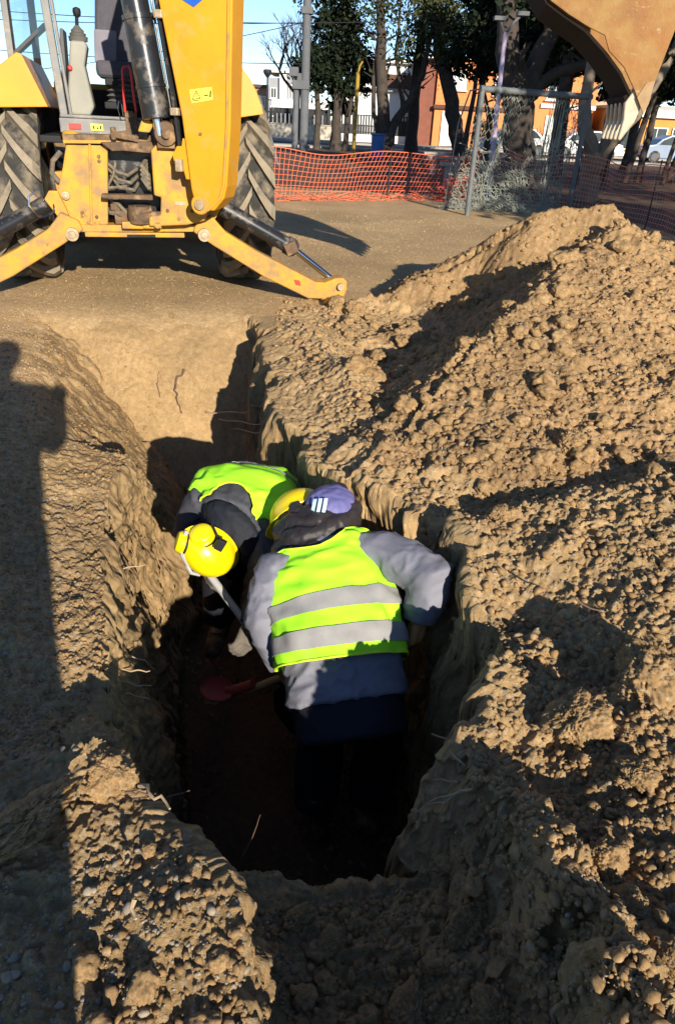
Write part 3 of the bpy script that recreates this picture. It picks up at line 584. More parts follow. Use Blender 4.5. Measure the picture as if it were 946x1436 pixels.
    for (p, q) in zip(T, T[1:] + T[:1]): f.bar(o + e * p[0] + Z * p[1], o + e * q[0] + Z * q[1], .002, .004, up=e)
    f.bar(o + e * .224 + Z * 1.443, o + e * .226 + Z * 1.466, .002, .005, up=e); f.bar(o + e * .262 + Z * 1.420, o + e * .268 + Z * 1.492, .002, .002, up=e)
    f.bar(o + e * .282 + Z * 1.455, o + e * .308 + Z * 1.458, .002, .007, up=e); f.bar(o + e * .322 + Z * 1.445, o + e * .326 + Z * 1.485, .002, .009, up=e); f.bar(o + e * .20 + Z * 1.420, o + e * .25 + Z * 1.427, .002, .004, up=e)
    f.build("sticker_print", M_INK, boom)
    f = MB(); f.prism([(.12, 1.995), (.233, 1.941), (.335, 2.01), (.233, 2.075)], K0 - n * .1345, e, Z, n * .003); f.build("blue_emblem", M_BLUE, boom)
    def pin(mb, ee, z, r, off=-.13, d=.03): mb.lathe([(r, 0), (r, d * .6), (r * .9, d), (.003, d)], 18, K0 + n * (off) + e * ee + Z * z, Matrix((e, Z, -n)).transposed())
    f = MB(); pin(f, .240, 1.223, .011, -.13, .008); f.build("grease_nipple", M_RUST, boom, smooth=True)
    f = MB(); pin(f, .219, .772, .068, -.13, .018); f.build("boom_boss", M_YELD, boom, smooth=True)
    f = MB(); pin(f, .219, .772, .036, -.148, .02); f.build("boom_pin", M_PIN, boom, smooth=True)
    for (ee, z) in ((-.012, 1.90), (.060, 1.35)):
        f = MB(); f.box(K0 - n * .11 + e * ee + Z * z, (.06, .06, .048), Matrix((e, n, Z)).transposed()); f.build("hose_clamp", M_PIN, boom, bevel=.01)
    f = MB()
    for q in range(3): f.tube([K0 + n * (.02 + .05 * q) + e * (.045 + .0 * q) + Z * 1.10, K0 + n * (-.06 + .06 * q) + e * .03 + Z * 1.45, K0 + n * (-.06 + .06 * q) + e * (-.045) + Z * 2.0, K0 + n * (-.06 + .06 * q) + e * (-.05) + Z * 2.6, K0 + n * (-.06 + .06 * q) + e * .2 + Z * 3.2], .020, 8)
    f.build("boom_hoses", M_DARK, boom, smooth=True)
    f = MB(); f.tube([K0 - n * .09 + e * .075 + Z * 1.08, K0 - n * .09 + e * .055 + Z * 1.30, K0 - n * .09 + e * -.03 + Z * 1.95, K0 - n * .09 + e * -.04 + Z * 2.5], .013, 8); f.build("hose_pipe", M_BLK, boom, smooth=True)
    f = MB(); f.prism([(.02, 1.08), (.055, 1.14), (.09, 1.14), (.10, 1.19), (.13, 1.19), (.16, .93), (.11, .93), (.09, 1.02), (.03, 1.03)], K0 - n * .11, e, Z, n * .05); f.build("latch_plate", M_YEL, boom, bevel=.006)
    f = MB(); f.box(K0 - n * .12 + e * .075 + Z * 1.02, (.05, .06, .08), Matrix((e, n, Z)).transposed()); f.build("latch_block", M_PIN, boom, bevel=.006)
    # boom cylinder
    c0 = K0 - n * .06 + e * -.085 + Z * 1.215; c1 = K0 - n * .06 + e * -.235 + Z * 2.25; c2 = K0 - n * .06 + e * -.27 + Z * 2.5; c3 = K0 + e * .05 + Z * 3.0
    ax = (c1 - c0).normalized(); at = lambda t: c0 + ax * t
    f = MB(); f.tube([at(.085), at(.09), at(.10), at(.27), at(.272), at(.29), at(.292), at(.66), at(.662), at(.69), at(.692), at(1.05)], [.085, .098, .098, .098, .103, .103, .098, .096, .103, .103, .088, .088], 26); cyl = f.build("boom_cylinder", M_BLK, root, smooth=True)
    f = MB(); f.tube([at(-.02), at(.09)], .035, 14); f.build("cylinder_eye", M_STEEL, cyl, smooth=True)
    f = MB(); f.tube([at(1.05), c3], .04, 14); f.build("cylinder_rod", M_STEEL, cyl, smooth=True)
    f = MB(); f.tube([at(.13) - ax.cross(n) * .115, at(.6) - ax.cross(n) * .115, at(1.0) - ax.cross(n) * .11], .008, 6); f.build("cylinder_pipe", M_BLK, cyl)
    # dipper
    dp = [(1.05, 3.72), (1.22, 3.75), (1.45, 3.55), (2.55, 2.72), (2.62, 2.60), (2.52, 2.52), (1.35, 3.22), (1.05, 3.50)]
    f = MB(); f.prism(dp, K0 - n * .11, e, Z, n * .22); f.build("dipper_arm", M_YEL, root, bevel=.014)
    f = MB(); f.tube([K0 + e * 1.2 + Z * 3.85, K0 + e * 2.1 + Z * 3.2, K0 + e * 2.6 + Z * 2.95], [.07, .06, .03], 16); f.build("bucket_cylinder", M_BLK, root, smooth=True)
    f = MB(); f.bar(K0 + e * 2.6 + Z * 2.95, K0 + e * 2.95 + Z * 2.68, .18, .07); f.bar(K0 + e * 2.35 + Z * 2.9, K0 + e * 2.6 + Z * 2.95, .2, .06); f.build("bucket_link", M_BLK, root, bevel=.01)
    # bucket: two side plates, curved shell, lip and teeth
    Wn, Wf = -.32, .40
    shell = [(3.045, 1.445), (2.985, 1.555), (2.90, 1.665), (2.79, 1.765), (2.66, 1.865), (2.53, 1.93), (2.42, 1.99), (2.33, 2.09), (2.28, 2.22), (2.29, 2.38), (2.38, 2.52), (2.52, 2.60), (2.75, 2.62)]
    side = [(3.080, 1.470), (3.00, 1.590), (2.915, 1.70), (2.815, 1.775), (2.775, 1.85), (2.68, 1.885), (2.55, 1.945), (2.44, 2.005), (2.35, 2.10), (2.30, 2.22), (2.31, 2.37), (2.40, 2.50), (2.53, 2.58), (2.76, 2.60), (3.02, 2.56), (3.16, 2.40), (3.185, 2.10), (3.155, 1.894), (3.110, 1.649), (3.100, 1.53)]
    f = MB()
    for (p, q) in zip(shell[:-1], shell[1:]):
        t = Vector((q[0] - p[0], q[1] - p[1])); t.normalize(); nn = (t.y * .016, -t.x * .016)
        P4 = [(p[0], p[1]), (q[0], q[1]), (q[0] + nn[0], q[1] + nn[1]), (p[0] + nn[0], p[1] + nn[1])]
        f.prism(P4, K0 + n * (Wn + .022), e, Z, n * (Wf - Wn - .044))
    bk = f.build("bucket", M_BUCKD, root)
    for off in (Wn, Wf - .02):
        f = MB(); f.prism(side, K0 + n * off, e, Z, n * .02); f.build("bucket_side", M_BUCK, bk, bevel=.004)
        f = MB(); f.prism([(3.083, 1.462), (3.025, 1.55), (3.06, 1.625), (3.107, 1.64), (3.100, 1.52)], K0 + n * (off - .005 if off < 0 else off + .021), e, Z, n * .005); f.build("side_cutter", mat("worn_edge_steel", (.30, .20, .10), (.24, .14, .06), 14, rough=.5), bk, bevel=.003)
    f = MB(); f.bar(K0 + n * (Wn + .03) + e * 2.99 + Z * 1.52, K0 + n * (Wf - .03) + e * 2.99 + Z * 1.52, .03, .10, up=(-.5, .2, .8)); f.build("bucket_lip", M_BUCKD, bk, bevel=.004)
    for k in range(5):
        off = Wn + .045 + (Wf - Wn - .09) * k / 4
        f = MB(); f.prism([(3.01, 1.60), (3.065, 1.50), (3.045, 1.42), (2.985, 1.318), (2.968, 1.325), (2.978, 1.43), (2.965, 1.52)], K0 + n * (off - .028), e, Z, n * .056); f.build("bucket_tooth", M_TOOTH, bk, bevel=.008)
    f = MB()
    for off in (-.14, .12): f.prism([(2.5, 2.55), (2.75, 2.60), (3.0, 2.55), (2.98, 2.72), (2.9, 2.76), (2.62, 2.70), (2.52, 2.62)], K0 + n * off, e, Z, n * .025)
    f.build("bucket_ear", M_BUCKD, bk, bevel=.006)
    return root
MACHINE = build_machine()
# ------------------------------------------------------------------ people
from mathutils import noise as mnoise
PP = {}
def at_d(x, y, D):
    """point D metres along the viewing axis (used only to lay out the skeletons at their true distances)"""
    d = _w + _r * ((x - 473) / 990.0) + _u * ((718 - y) / 990.0)
    return Vector((0, 0, CAM_H)) + d * D

def remesh(mb, name, voxel=.012, smooth=5, wrinkle=0.0, wscale=14.0, stretch=None):
    me = mb.mesh(name)
    o = bpy.data.objects.new(name, me); COL.objects.link(o)
    r = o.modifiers.new("r", 'REMESH'); r.mode = 'VOXEL'; r.voxel_size = voxel
    s = o.modifiers.new("s", 'SMOOTH'); s.factor = .5; s.iterations = smooth
    dg = bpy.context.evaluated_depsgraph_get(); dg.update()
    out = bpy.data.meshes.new_from_object(o.evaluated_get(dg)); out.name = name
    bpy.data.objects.remove(o); bpy.data.meshes.remove(me)
    if wrinkle > 0:
        n = len(out.vertices); co = np.empty(n * 3, dtype=np.float32); out.vertices.foreach_get("co", co); co = co.reshape(-1, 3)
        no = np.empty(n * 3, dtype=np.float32); out.vertices.foreach_get("normal", no); no = no.reshape(-1, 3)
        for i in range(n):
            p = Vector(co[i]) * wscale
            if stretch is not None: p = p + stretch * (p.dot(stretch)) * -.65
            q = p + mnoise.noise_vector(p * .5) * 1.2
            v = 1 - 2 * abs(mnoise.noise(q)); v2 = mnoise.noise(q * .4) + .5 * (1 - 2 * abs(mnoise.noise(q * 2.1)))
            co[i] += no[i] * wrinkle * (.6 * v * abs(v) + .6 * v2 - .15)
        out.vertices.foreach_set("co", co.ravel()); out.update()
    out.polygons.foreach_set("use_smooth", np.ones(len(out.polygons), dtype=bool))
    return out

def ell(mb, c, r, R=None, n=20, m=12):
    """ellipsoid"""
    c = Vector(c); V = []; F = []
    for i in range(m + 1):
        ph = math.pi * i / m
        for k in range(n):
            t = 2 * math.pi * k / n; p = Vector((r[0] * math.sin(ph) * math.cos(t), r[1] * math.sin(ph) * math.sin(t), r[2] * math.cos(ph)))
            V.append(c + (R @ p if R is not None else p))
    for i in range(m):
        for k in range(n): F.append((i * n + k, i * n + (k + 1) % n, (i + 1) * n + (k + 1) % n, (i + 1) * n + k))
    mb.add(V, F)

class Torso:
    def __init__(s, spine, lat, prof, back):
        """spine points pelvis->neck, lat lateral vectors per spine end, prof [(t, hw, hd)], back hint vector"""
        s.P = [Vector(p) for p in spine]; s.l0, s.l1 = Vector(lat[0]), Vector(lat[1]); s.prof = prof; s.back = Vector(back)
    def c(s, t):
        n = len(s.P) - 1; x = max(-.6, min(1.3, t)) * n; i = int(max(0, min(n - 1, math.floor(x)))); f = x - i
        return s.P[i] + (s.P[i + 1] - s.P[i]) * f
    def frame(s, t):
        d = (s.c(t + .12) - s.c(t - .12)).normalized(); L = s.l0.lerp(s.l1, max(0, min(1, t))); L = (L - d * L.dot(d)).normalized()
        N = L.cross(d); N = N if N.dot(s.back) > 0 else -N
        return L, N
    def dims(s, t):
        P = s.prof
        if t <= P[0][0]: return P[0][1:]
        for a, b in zip(P[:-1], P[1:]):
            if t <= b[0]:
                f = (t - a[0]) / (b[0] - a[0]); f = f * f * (3 - 2 * f); return (a[1] + (b[1] - a[1]) * f, a[2] + (b[2] - a[2]) * f)
        return P[-1][1:]
    def pt(s, t, th, off=0.0):
        L, N = s.frame(t); hw, hd = s.dims(t); sn, cs = math.sin(th), math.cos(th); p = .82
        q = L * ((hw + off) * math.copysign(abs(sn) ** p, sn)) + N * ((hd + off) * math.copysign(abs(cs) ** p, cs))
        return s.c(t) + q
    def loft(s, mb, t0, t1, m=14, n=28):
        V = [s.pt(t0 + (t1 - t0) * i / m, 2 * math.pi * k / n) for i in range(m + 1) for k in range(n)]
        F = [(i * n + k, i * n + (k + 1) % n, (i + 1) * n + (k + 1) % n, (i + 1) * n + k) for i in range(m) for k in range(n)]
        F += [tuple(range(n - 1, -1, -1)), tuple(m * n + k for k in range(n))]; mb.add(V, F)

def vest_panel(T, rows, cols, tfun, thfun, off, thick, wr=.006, seed=0.0):
    """cloth shell over a torso: tfun(u,v)->t, thfun(u,t)->theta; u in -1..1, v in 0..1"""
    mb = MB(); V = []; 
    for o in (off, off - thick):
        for i in range(rows + 1):
            for k in range(cols + 1):
                u = -1 + 2 * k / cols; v = i / rows; t = tfun(u, v); th = thfun(u, t)
                q = Vector((th * 1.3 + seed, t * 5.0 + .6 * th, 3.7)); w = wr * (1 - 2 * abs(mnoise.noise(q * 1.4))) * .8 + wr * .8 * mnoise.noise(q * 3.1)
                V.append(T.pt(t, th, o + w))
    n = (rows + 1) * (cols + 1); F = []
    ix = lambda i, k: i * (cols + 1) + k
    for i in range(rows):
        for k in range(cols):
            F.append((ix(i, k), ix(i, k + 1), ix(i + 1, k + 1), ix(i + 1, k))); F.append(tuple(j + n for j in (ix(i + 1, k), ix(i + 1, k + 1), ix(i, k + 1), ix(i, k))))
    ring = [ix(0, k) for k in range(cols)] + [ix(i, cols) for i in range(rows)] + [ix(rows, k) for k in range(cols, 0, -1)] + [ix(i, 0) for i in range(rows, 0, -1)]
    for a, b in zip(ring, ring[1:] + ring[:1]): F.append((b, a, a + n, b + n))
    mb.add(V, F); return mb, [V[j] for j in ring]

def cloth_mat(name, c1, c2, rough=.85, sheen=.0, bump=.25, bscale=220):
    return mat(name, c1, c2, 9, rough=rough, bump=bump, bscale=bscale, spec=.25)
M_VEST = cloth_mat("hi_vis_green", (.36, .86, .02), (.31, .78, .016), .7)
M_VTRIM = cloth_mat("hi_vis_trim", (.60, .85, .03), None, .6)
M_VEST = mat("hi_vis_green", (.36, .82, .03), (.31, .74, .022), 5, rough=.75, bump=.25, bscale=220, spec=.2, dirt=(.30, .40, .06), dscale=7, dlo=.60, dhi=.78)
M_TAPE = mat("reflective_tape", (.27, .265, .26), (.22, .215, .21), 12, rough=.45, bump=.1, bscale=150)
M_JACK = cloth_mat("grey_blue_jacket", (.175, .176, .212), (.14, .141, .172), .62)
M_JACK2 = cloth_mat("charcoal_jacket", (.060, .062, .075), (.042, .043, .052), .6)
M_NAVY = cloth_mat("navy_cloth", (.014, .016, .024), (.010, .011, .017), .75)
M_HOOD = cloth_mat("black_hood_fabric", (.034, .028, .028), (.016, .014, .016), .38)
M_CAP = cloth_mat("violet_cap", (.13, .125, .30), (.09, .088, .22), .5)
M_CAPS = mat("pale_cap_stripe", (.55, .75, .85), None, 5, rough=.5)
M_HELM = mat("yellow_helmet", (.80, .62, .004), (.78, .58, .004), 3, rough=.28, spec=.5, dirt=(.55, .40, .06), dscale=9, dlo=.62, dhi=.8)
M_SKIN = mat("skin", (.48, .27, .18), (.42, .23, .15), 8, rough=.55)
M_GLOVE = mat("work_glove", (.50, .25, .09), (.36, .18, .07), 16, rough=.85, bump=.3)
M_GLOVE2 = mat("grey_glove", (.13, .11, .09), (.08, .07, .06), 16, rough=.85, bump=.3)
M_BOOT = mat("work_boot", (.09, .065, .045), (.05, .038, .03), 10, rough=.8, dirt=(.28, .19, .10), dscale=10, dlo=.45, dhi=.65)
M_WOOD = mat("wooden_handle", (.42, .25, .11), (.32, .18, .08), 8, rough=.6)
M_GREYH = mat("grey_handle", (.36, .36, .36), (.28, .28, .28), 8, rough=.5)
M_BLADE = mat("red_blade", (.38, .05, .032), (.28, .045, .03), 7, rough=.55, dirt=(.22, .13, .07), dscale=9, dlo=.55, dhi=.75)

def hand(mb, wrist, d, nrm, side, curl=.9):
    """palm and five fingers: d pointing direction, nrm back-of-hand normal, side +1/-1 where the thumb leaves"""
    d = Vector(d).normalized(); nrm = Vector(nrm); nrm = (nrm - d * nrm.dot(d)).normalized(); lat = d.cross(nrm) * side; w = Vector(wrist)
    mb.tube([w - d * .04, w, w + d * .05, w + d * .085], [.027, .027, .034, .030], 12)
    for k in range(4):
        o = (k - 1.5) * .021; mb.tube([w + d * .02 + lat * o, w + d * .09 + lat * o * 1.05], [.016, .014], 10)
    for k, ln in enumerate((.072, .080, .075, .058)):
        o = (1.5 - k) * .021; p = w + d * .085 + lat * o; pts = [p]; ang = 0.15
        for j, q in enumerate((.45, .32, .23)):
            ang += curl * (.55 + .2 * j); dd = d * math.cos(ang) - nrm * math.sin(ang); p = p + dd * ln * q; pts.append(p)
        mb.tube(pts, [.0115, .0105, .0095, .0075], 8)
    p = w + d * .025 + lat * .028; q = p + (lat * .7 + d * .6 - nrm * .35).normalized() * .038; r = q + (d * .8 - nrm * .7 * curl).normalized() * .030
    mb.tube([p - lat * .012, p, q, r], [.016, .0135, .0115, .009], 8)

def head_mesh(mb, c, up, face):
    up = Vector(up).normalized(); face = Vector(face); face = (face - up * face.dot(up)).normalized(); lat = face.cross(up); R = Matrix((lat, face, up)).transposed(); c = Vector(c)
    ell(mb, c + up * .02, (.076, .096, .105), R); ell(mb, c - up * .055 + face * .025, (.058, .070, .065), R)
    mb.tube([c + face * .088 + up * .015, c + face * .112 - up * .022, c + face * .095 - up * .03], [.010, .015, .012], 8)
    for s in (-1, 1):
        ell(mb, c + lat * (.078 * s) - face * .005 - up * .005, (.012, .026, .036), R, 12, 8)
        ell(mb, c + lat * (.032 * s) + face * .083 + up * .012, (.017, .012, .012), R, 10, 6)
    ell(mb, c + face * .083 - up * .058, (.026, .014, .010), R, 12, 6)

def boot(mb, ankle, toe):
    a = Vector(ankle); t = Vector(toe); f = (t - a); f.z = 0; f.normalize()
    mb.tube([a + Vector((0, 0, .16)), a + Vector((0, 0, .02)), a - Vector((0, 0, .045))], [.062, .058, .055], 14)
    z = a.z - .05
    mb.tube([Vector((a.x, a.y, z)) - f * .07, Vector((a.x, a.y, z + .005)), Vector((a.x, a.y, z)) + f * .10, Vector((a.x, a.y, z - .008)) + f * .18, Vector((a.x, a.y, z - .012)) + f * .215], [.046, .054, .050, .045, .030], 14)

def worker(name, label, sp, lat, back, prof, arms, legs, head, up, face, jmat, glove, tmin=-.22, hips=None):
    body = MB(); T = Torso(sp, lat, prof, back)
    tt = Torso(sp, lat, [(t, w * .82, d * .82) for t, w, d in prof], back); tt.loft(body, -.1, 1.0)
    pel = Vector(sp[0]); neck = Vector(sp[-1])
    body.tube([neck - (neck - Vector(sp[-2])) * .2, Vector(head)], [.062, .055], 12); head_mesh(body, head, up, face)
    for (s, e_, w_, dd, nn, sd, rr) in arms: body.tube([s, e_, w_], [.050, .042, .030], 10); hand(body, w_, dd, nn, sd)
    for (h, k, a, to) in legs: body.tube([h, k, a], [.078, .055, .040], 10); body.tube([a, Vector(a) + (Vector(to) - Vector(a)).normalized() * .1], [.035, .03], 8)
    me = remesh(body, "person", .009, 3); o = link(name, me, M_SKIN); tag(o, label, "person")
    j = MB(); T.loft(j, tmin, 1.0)
    for (s, e_, w_, dd, nn, sd, rr) in arms:
        s, e_, w_ = Vector(s), Vector(e_), Vector(w_); c = T.c(.86)
        j.tube([c.lerp(s, .55), s, s.lerp(e_, .35), s.lerp(e_, .7), e_, e_.lerp(w_, .35), e_.lerp(w_, .75), w_ + (e_ - w_) * .03], [rr[0] * .95, rr[0], rr[0] * .98, rr[1] * 1.02, rr[1], rr[1] * .96, rr[2] * 1.1, rr[2]], 16)
    jk = link("jacket", remesh(j, "jacket", .0085, 4, .0135, 10.0), jmat, o)
    l = MB(); tl = Torso(sp, lat, [(-.6, .17, .125), (-.1, .20, .135), (.15, .19, .13)], back); tl.loft(l, -.16, .12, 6)
    for (h, k, a, to) in legs: l.tube([h, Vector(h).lerp(Vector(k), .5), k, Vector(k).lerp(Vector(a), .6), Vector(a) + Vector((0, 0, .05))], [.112, .108, .098, .095, .088], 14)
    link("trousers", remesh(l, "trousers", .012, 4, .007, 12.0), M_NAVY, o)
    for (h, k, a, to) in legs:
        b = MB(); boot(b, a, to); link("boot", remesh(b, "boot", .009, 3), M_BOOT, o)
    for (s, e_, w_, dd, nn, sd, rr) in arms:
        g = MB(); hand(g, w_, dd, nn, sd); 
        for i in range(len(g.v)): pass
        g.tube([Vector(w_) - Vector(dd).normalized() * .055, Vector(w_) + Vector(dd).normalized() * .01], [.042, .034], 12)
        gm = remesh(g, "glove", .005, 2)
        n = len(gm.vertices); co = np.empty(n * 3, dtype=np.float32); no = co.copy(); gm.vertices.foreach_get("co", co); gm.vertices.foreach_get("normal", no); gm.vertices.foreach_set("co", co + no * .003)
        link("glove", gm, glove, o)
    return o, T, jk

def helmet_mb(c, crown, front, r=(.128, .150, .118), brim=True):
    crown = Vector(crown).normalized(); front = Vector(front); front = (front - crown * front.dot(crown)).normalized(); lat = front.cross(crown); R = Matrix((lat, front, crown)).transposed()
    mb = MB(); V = []; F = []; n = 40; c = Vector(c)
    rows = [(.02, 1.0), (.25, .975), (.48, .885), (.68, .745), (.84, .56), (.95, .33), (1.0, .10)]
    prof = [(1.05, -.035), (1.06, -.02), (1.02, .02)] + [(k, h) for h, k in rows[1:]] + [(.001, 1.003)]
    for (k, h) in prof:
        for q in range(n):
            t = 2 * math.pi * q / n; fr = max(0, math.sin(t)); kk = k + (.20 * fr ** 3 if k > 1.04 else 0)
            rib = 1 + .025 * math.exp(-(math.cos(t) / .16) ** 2) * (1 if 0.2 < h < .98 else 0)
            V.append(c + R @ Vector((r[0] * kk * math.cos(t), r[1] * kk * math.sin(t), r[2] * h * rib - (.012 * fr if k > 1.04 else 0))))
    m = len(prof)
    for i in range(m - 1):
        for q in range(n): F.append((i * n + q, i * n + (q + 1) % n, (i + 1) * n + (q + 1) % n, (i + 1) * n + q))
    F.append(tuple(range(n - 1, -1, -1))); mb.add(V, F); return mb, R

def build_near_worker():
    P = lambda x, y, D: at_d(x, y, D)
    sp = [P(488, 985, 2.57), P(474, 880, 2.66), P(458, 805, 2.76), P(440, 752, 2.82)]
    shR, elR, haR = P(545, 778, 2.70), P(607, 806, 2.57), P(588, 868, 2.64)
    shL, elL, haL = P(386, 805, 2.70), P(371, 868, 2.66), P(398, 935, 2.72)
    L1 = (shR - shL); L0 = Vector((1, .12, 0))
    prof = [(-.25, .225, .155), (.0, .222, .150), (.35, .222, .148), (.62, .228, .145), (.84, .200, .118), (.95, .120, .09), (1.1, .075, .07)]
    fz = -1.36
    kL, kR = Vector((-.02, 2.12, -.90)), Vector((.22, 2.14, -.90))
    hipL, hipR = sp[0] + Vector((-.10, .05, -.05)), sp[0] + Vector((.10, .05, -.05))
    legs = [(hipL, kL, (-.03, 2.02, fz + .1), (-.06, 2.4, fz)), (hipR, kR, (.20, 2.06, fz + .1), (.24, 2.4, fz))]
    arms = [(shR, elR, haR, haR - elR, (.9, -.3, .2), -1, (.088, .080, .062)), (shL, elL, haL, (.35, .1, -.9), (-.8, -.3, 0), 1, (.084, .076, .058))]
    hd = P(458, 722, 2.93)
    o, T, jk = worker("person", "worker in grey-blue jacket and green reflective vest, bent with back to the camera", sp, (L0, L1), (0, -.7, .7), prof, arms, legs, hd, (P(446, 690, 3.0) - sp[-1]), (0, .6, -.8), M_JACK, M_GLOVE, tmin=.0)
    # vest
    tmax = lambda u: .895 - .085 * max(0, 1 - abs(u) / .62) - .02 * max(0, (abs(u) - .75) / .25) + .015 * u
    def thf(u, t):
        lim = np.interp(t, [.1, .60, .68, .76, .86, .96], [2.5, 2.5, 1.65, 1.22, 1.02, .98]); return float(u * lim)
    tf = lambda u, v: .175 - .01 * u + v * (tmax(u) - .175 + .01 * u)
    vb, ring = vest_panel(T, 60, 70, tf, thf, .022, .004, .013)
    ve = link("vest", vb.mesh("vest", True), M_VEST, o)
    tr = MB(); tr.tube(ring[::1] + ring[:1], .0042, 6, caps=False); link("vest_trim", tr.mesh("vest_trim", True), M_VTRIM, ve)
    for (a, b, sk) in ((.222, .298, .0), (.365, .455, .010)):
        sb, _ = vest_panel(T, 6, 50, lambda u, v: a + v * (b - a) + sk * (1 - u * u) - .01 * u, lambda u, t: u * 2.42, .0285, .003, .013)
        link("reflective_stripe", sb.mesh("stripe", True), M_TAPE, ve)
    # hood bunched at the neck
    h = MB(); L, N = T.frame(.9); L = L.normalized()
    n0 = P(440, 742, 2.72)
    for (dz, dd, r, w, sg) in ((-.030, .00, .034, .155, .0), (.010, .03, .036, .150, .02), (.045, .07, .036, .125, .03), (.075, .11, .032, .095, .04)):
        pts = []
        for i in range(13):
            a = math.pi * (-.16 + 1.32 * i / 12); pts.append(n0 - Vector(_w) * (-dd * .9) + L * (-w * math.cos(a)) + Vector(_u) * (dz - .05 * math.sin(a) + sg) + Vector(_w) * (.10 - .12 * math.sin(a)) + L * .01)
        h.tube(pts, [r * .7] + [r * (1 + .25 * math.sin(i * 2.1 + dz * 60)) for i in range(11)] + [r * .7], 12)
    ell(h, n0 + Vector(_w) * .13 + Vector(_u) * .0, (.12, .10, .08))
    link("hood", remesh(h, "hood", .0075, 3, .008, 15.0), M_HOOD, o)
    # head cover and stripes
    hc = P(464, 712, 2.86); up = (Vector(_u) * .75 - Vector(_w) * .45 + Vector(_r) * .12).normalized(); fr = (Vector(_w) * .8 + Vector(_u) * .5).normalized()
    cb = MB(); lat = fr.cross(up).normalized(); fr2 = up.cross(lat); Rc = Matrix((lat, fr2, up)).transposed()
    ell(cb, hc - up * .004, (.108, .106, .094), Rc, 32, 18); ell(cb, hc - up * .04 - fr2 * .02, (.116, .102, .05), Rc, 32, 14); cp = link("cap", remesh(cb, "cap", .007, 3, .009, 11), M_CAP, o)
    for k in range(3):
        s = MB(); V = []; x = -.078 + .021 * k; sg = 1 if lat.dot(_r) > 0 else -1
        for i in range(9):
            ph = -.62 + .95 * i / 8
            for q in (-.0062, .0062):
                xx = (x * .9 + q + .004 * i / 8) * sg; rr = math.sqrt(max(0, 1 - (xx / .108) ** 2))
                V.append(hc + Rc @ Vector((xx * 1.08, -.116 * rr * math.cos(ph + .35), .101 * rr * math.sin(ph + 1.0) - .004)))
        F = [(2 * i, 2 * i + 1, 2 * i + 3, 2 * i + 2) for i in range(8)]; s.add(V, F)
        link("cap_stripe", s.mesh("cap_stripe", True), M_CAPS, cp)
    hb, _ = helmet_mb(P(420, 724, 2.95), Vector(_u) * .75 - Vector(_r) * .35 + Vector(_w) * .4, -Vector(_r) + Vector(_w) * .4, (.112, .130, .115))
    link("helmet", hb.mesh("helmet", True), M_HELM, o)
    lb = MB(); lb.box(T.pt(.93, .62, .014), (.034, .004, .022), Matrix((T.frame(.9)[0], T.frame(.9)[1], T.frame(.9)[0].cross(T.frame(.9)[1]))).transposed()); link("jacket_patch", lb.mesh("jacket_patch"), mat("patch", (.12, .12, .11), None, 8), o)
    return o, haL, haR

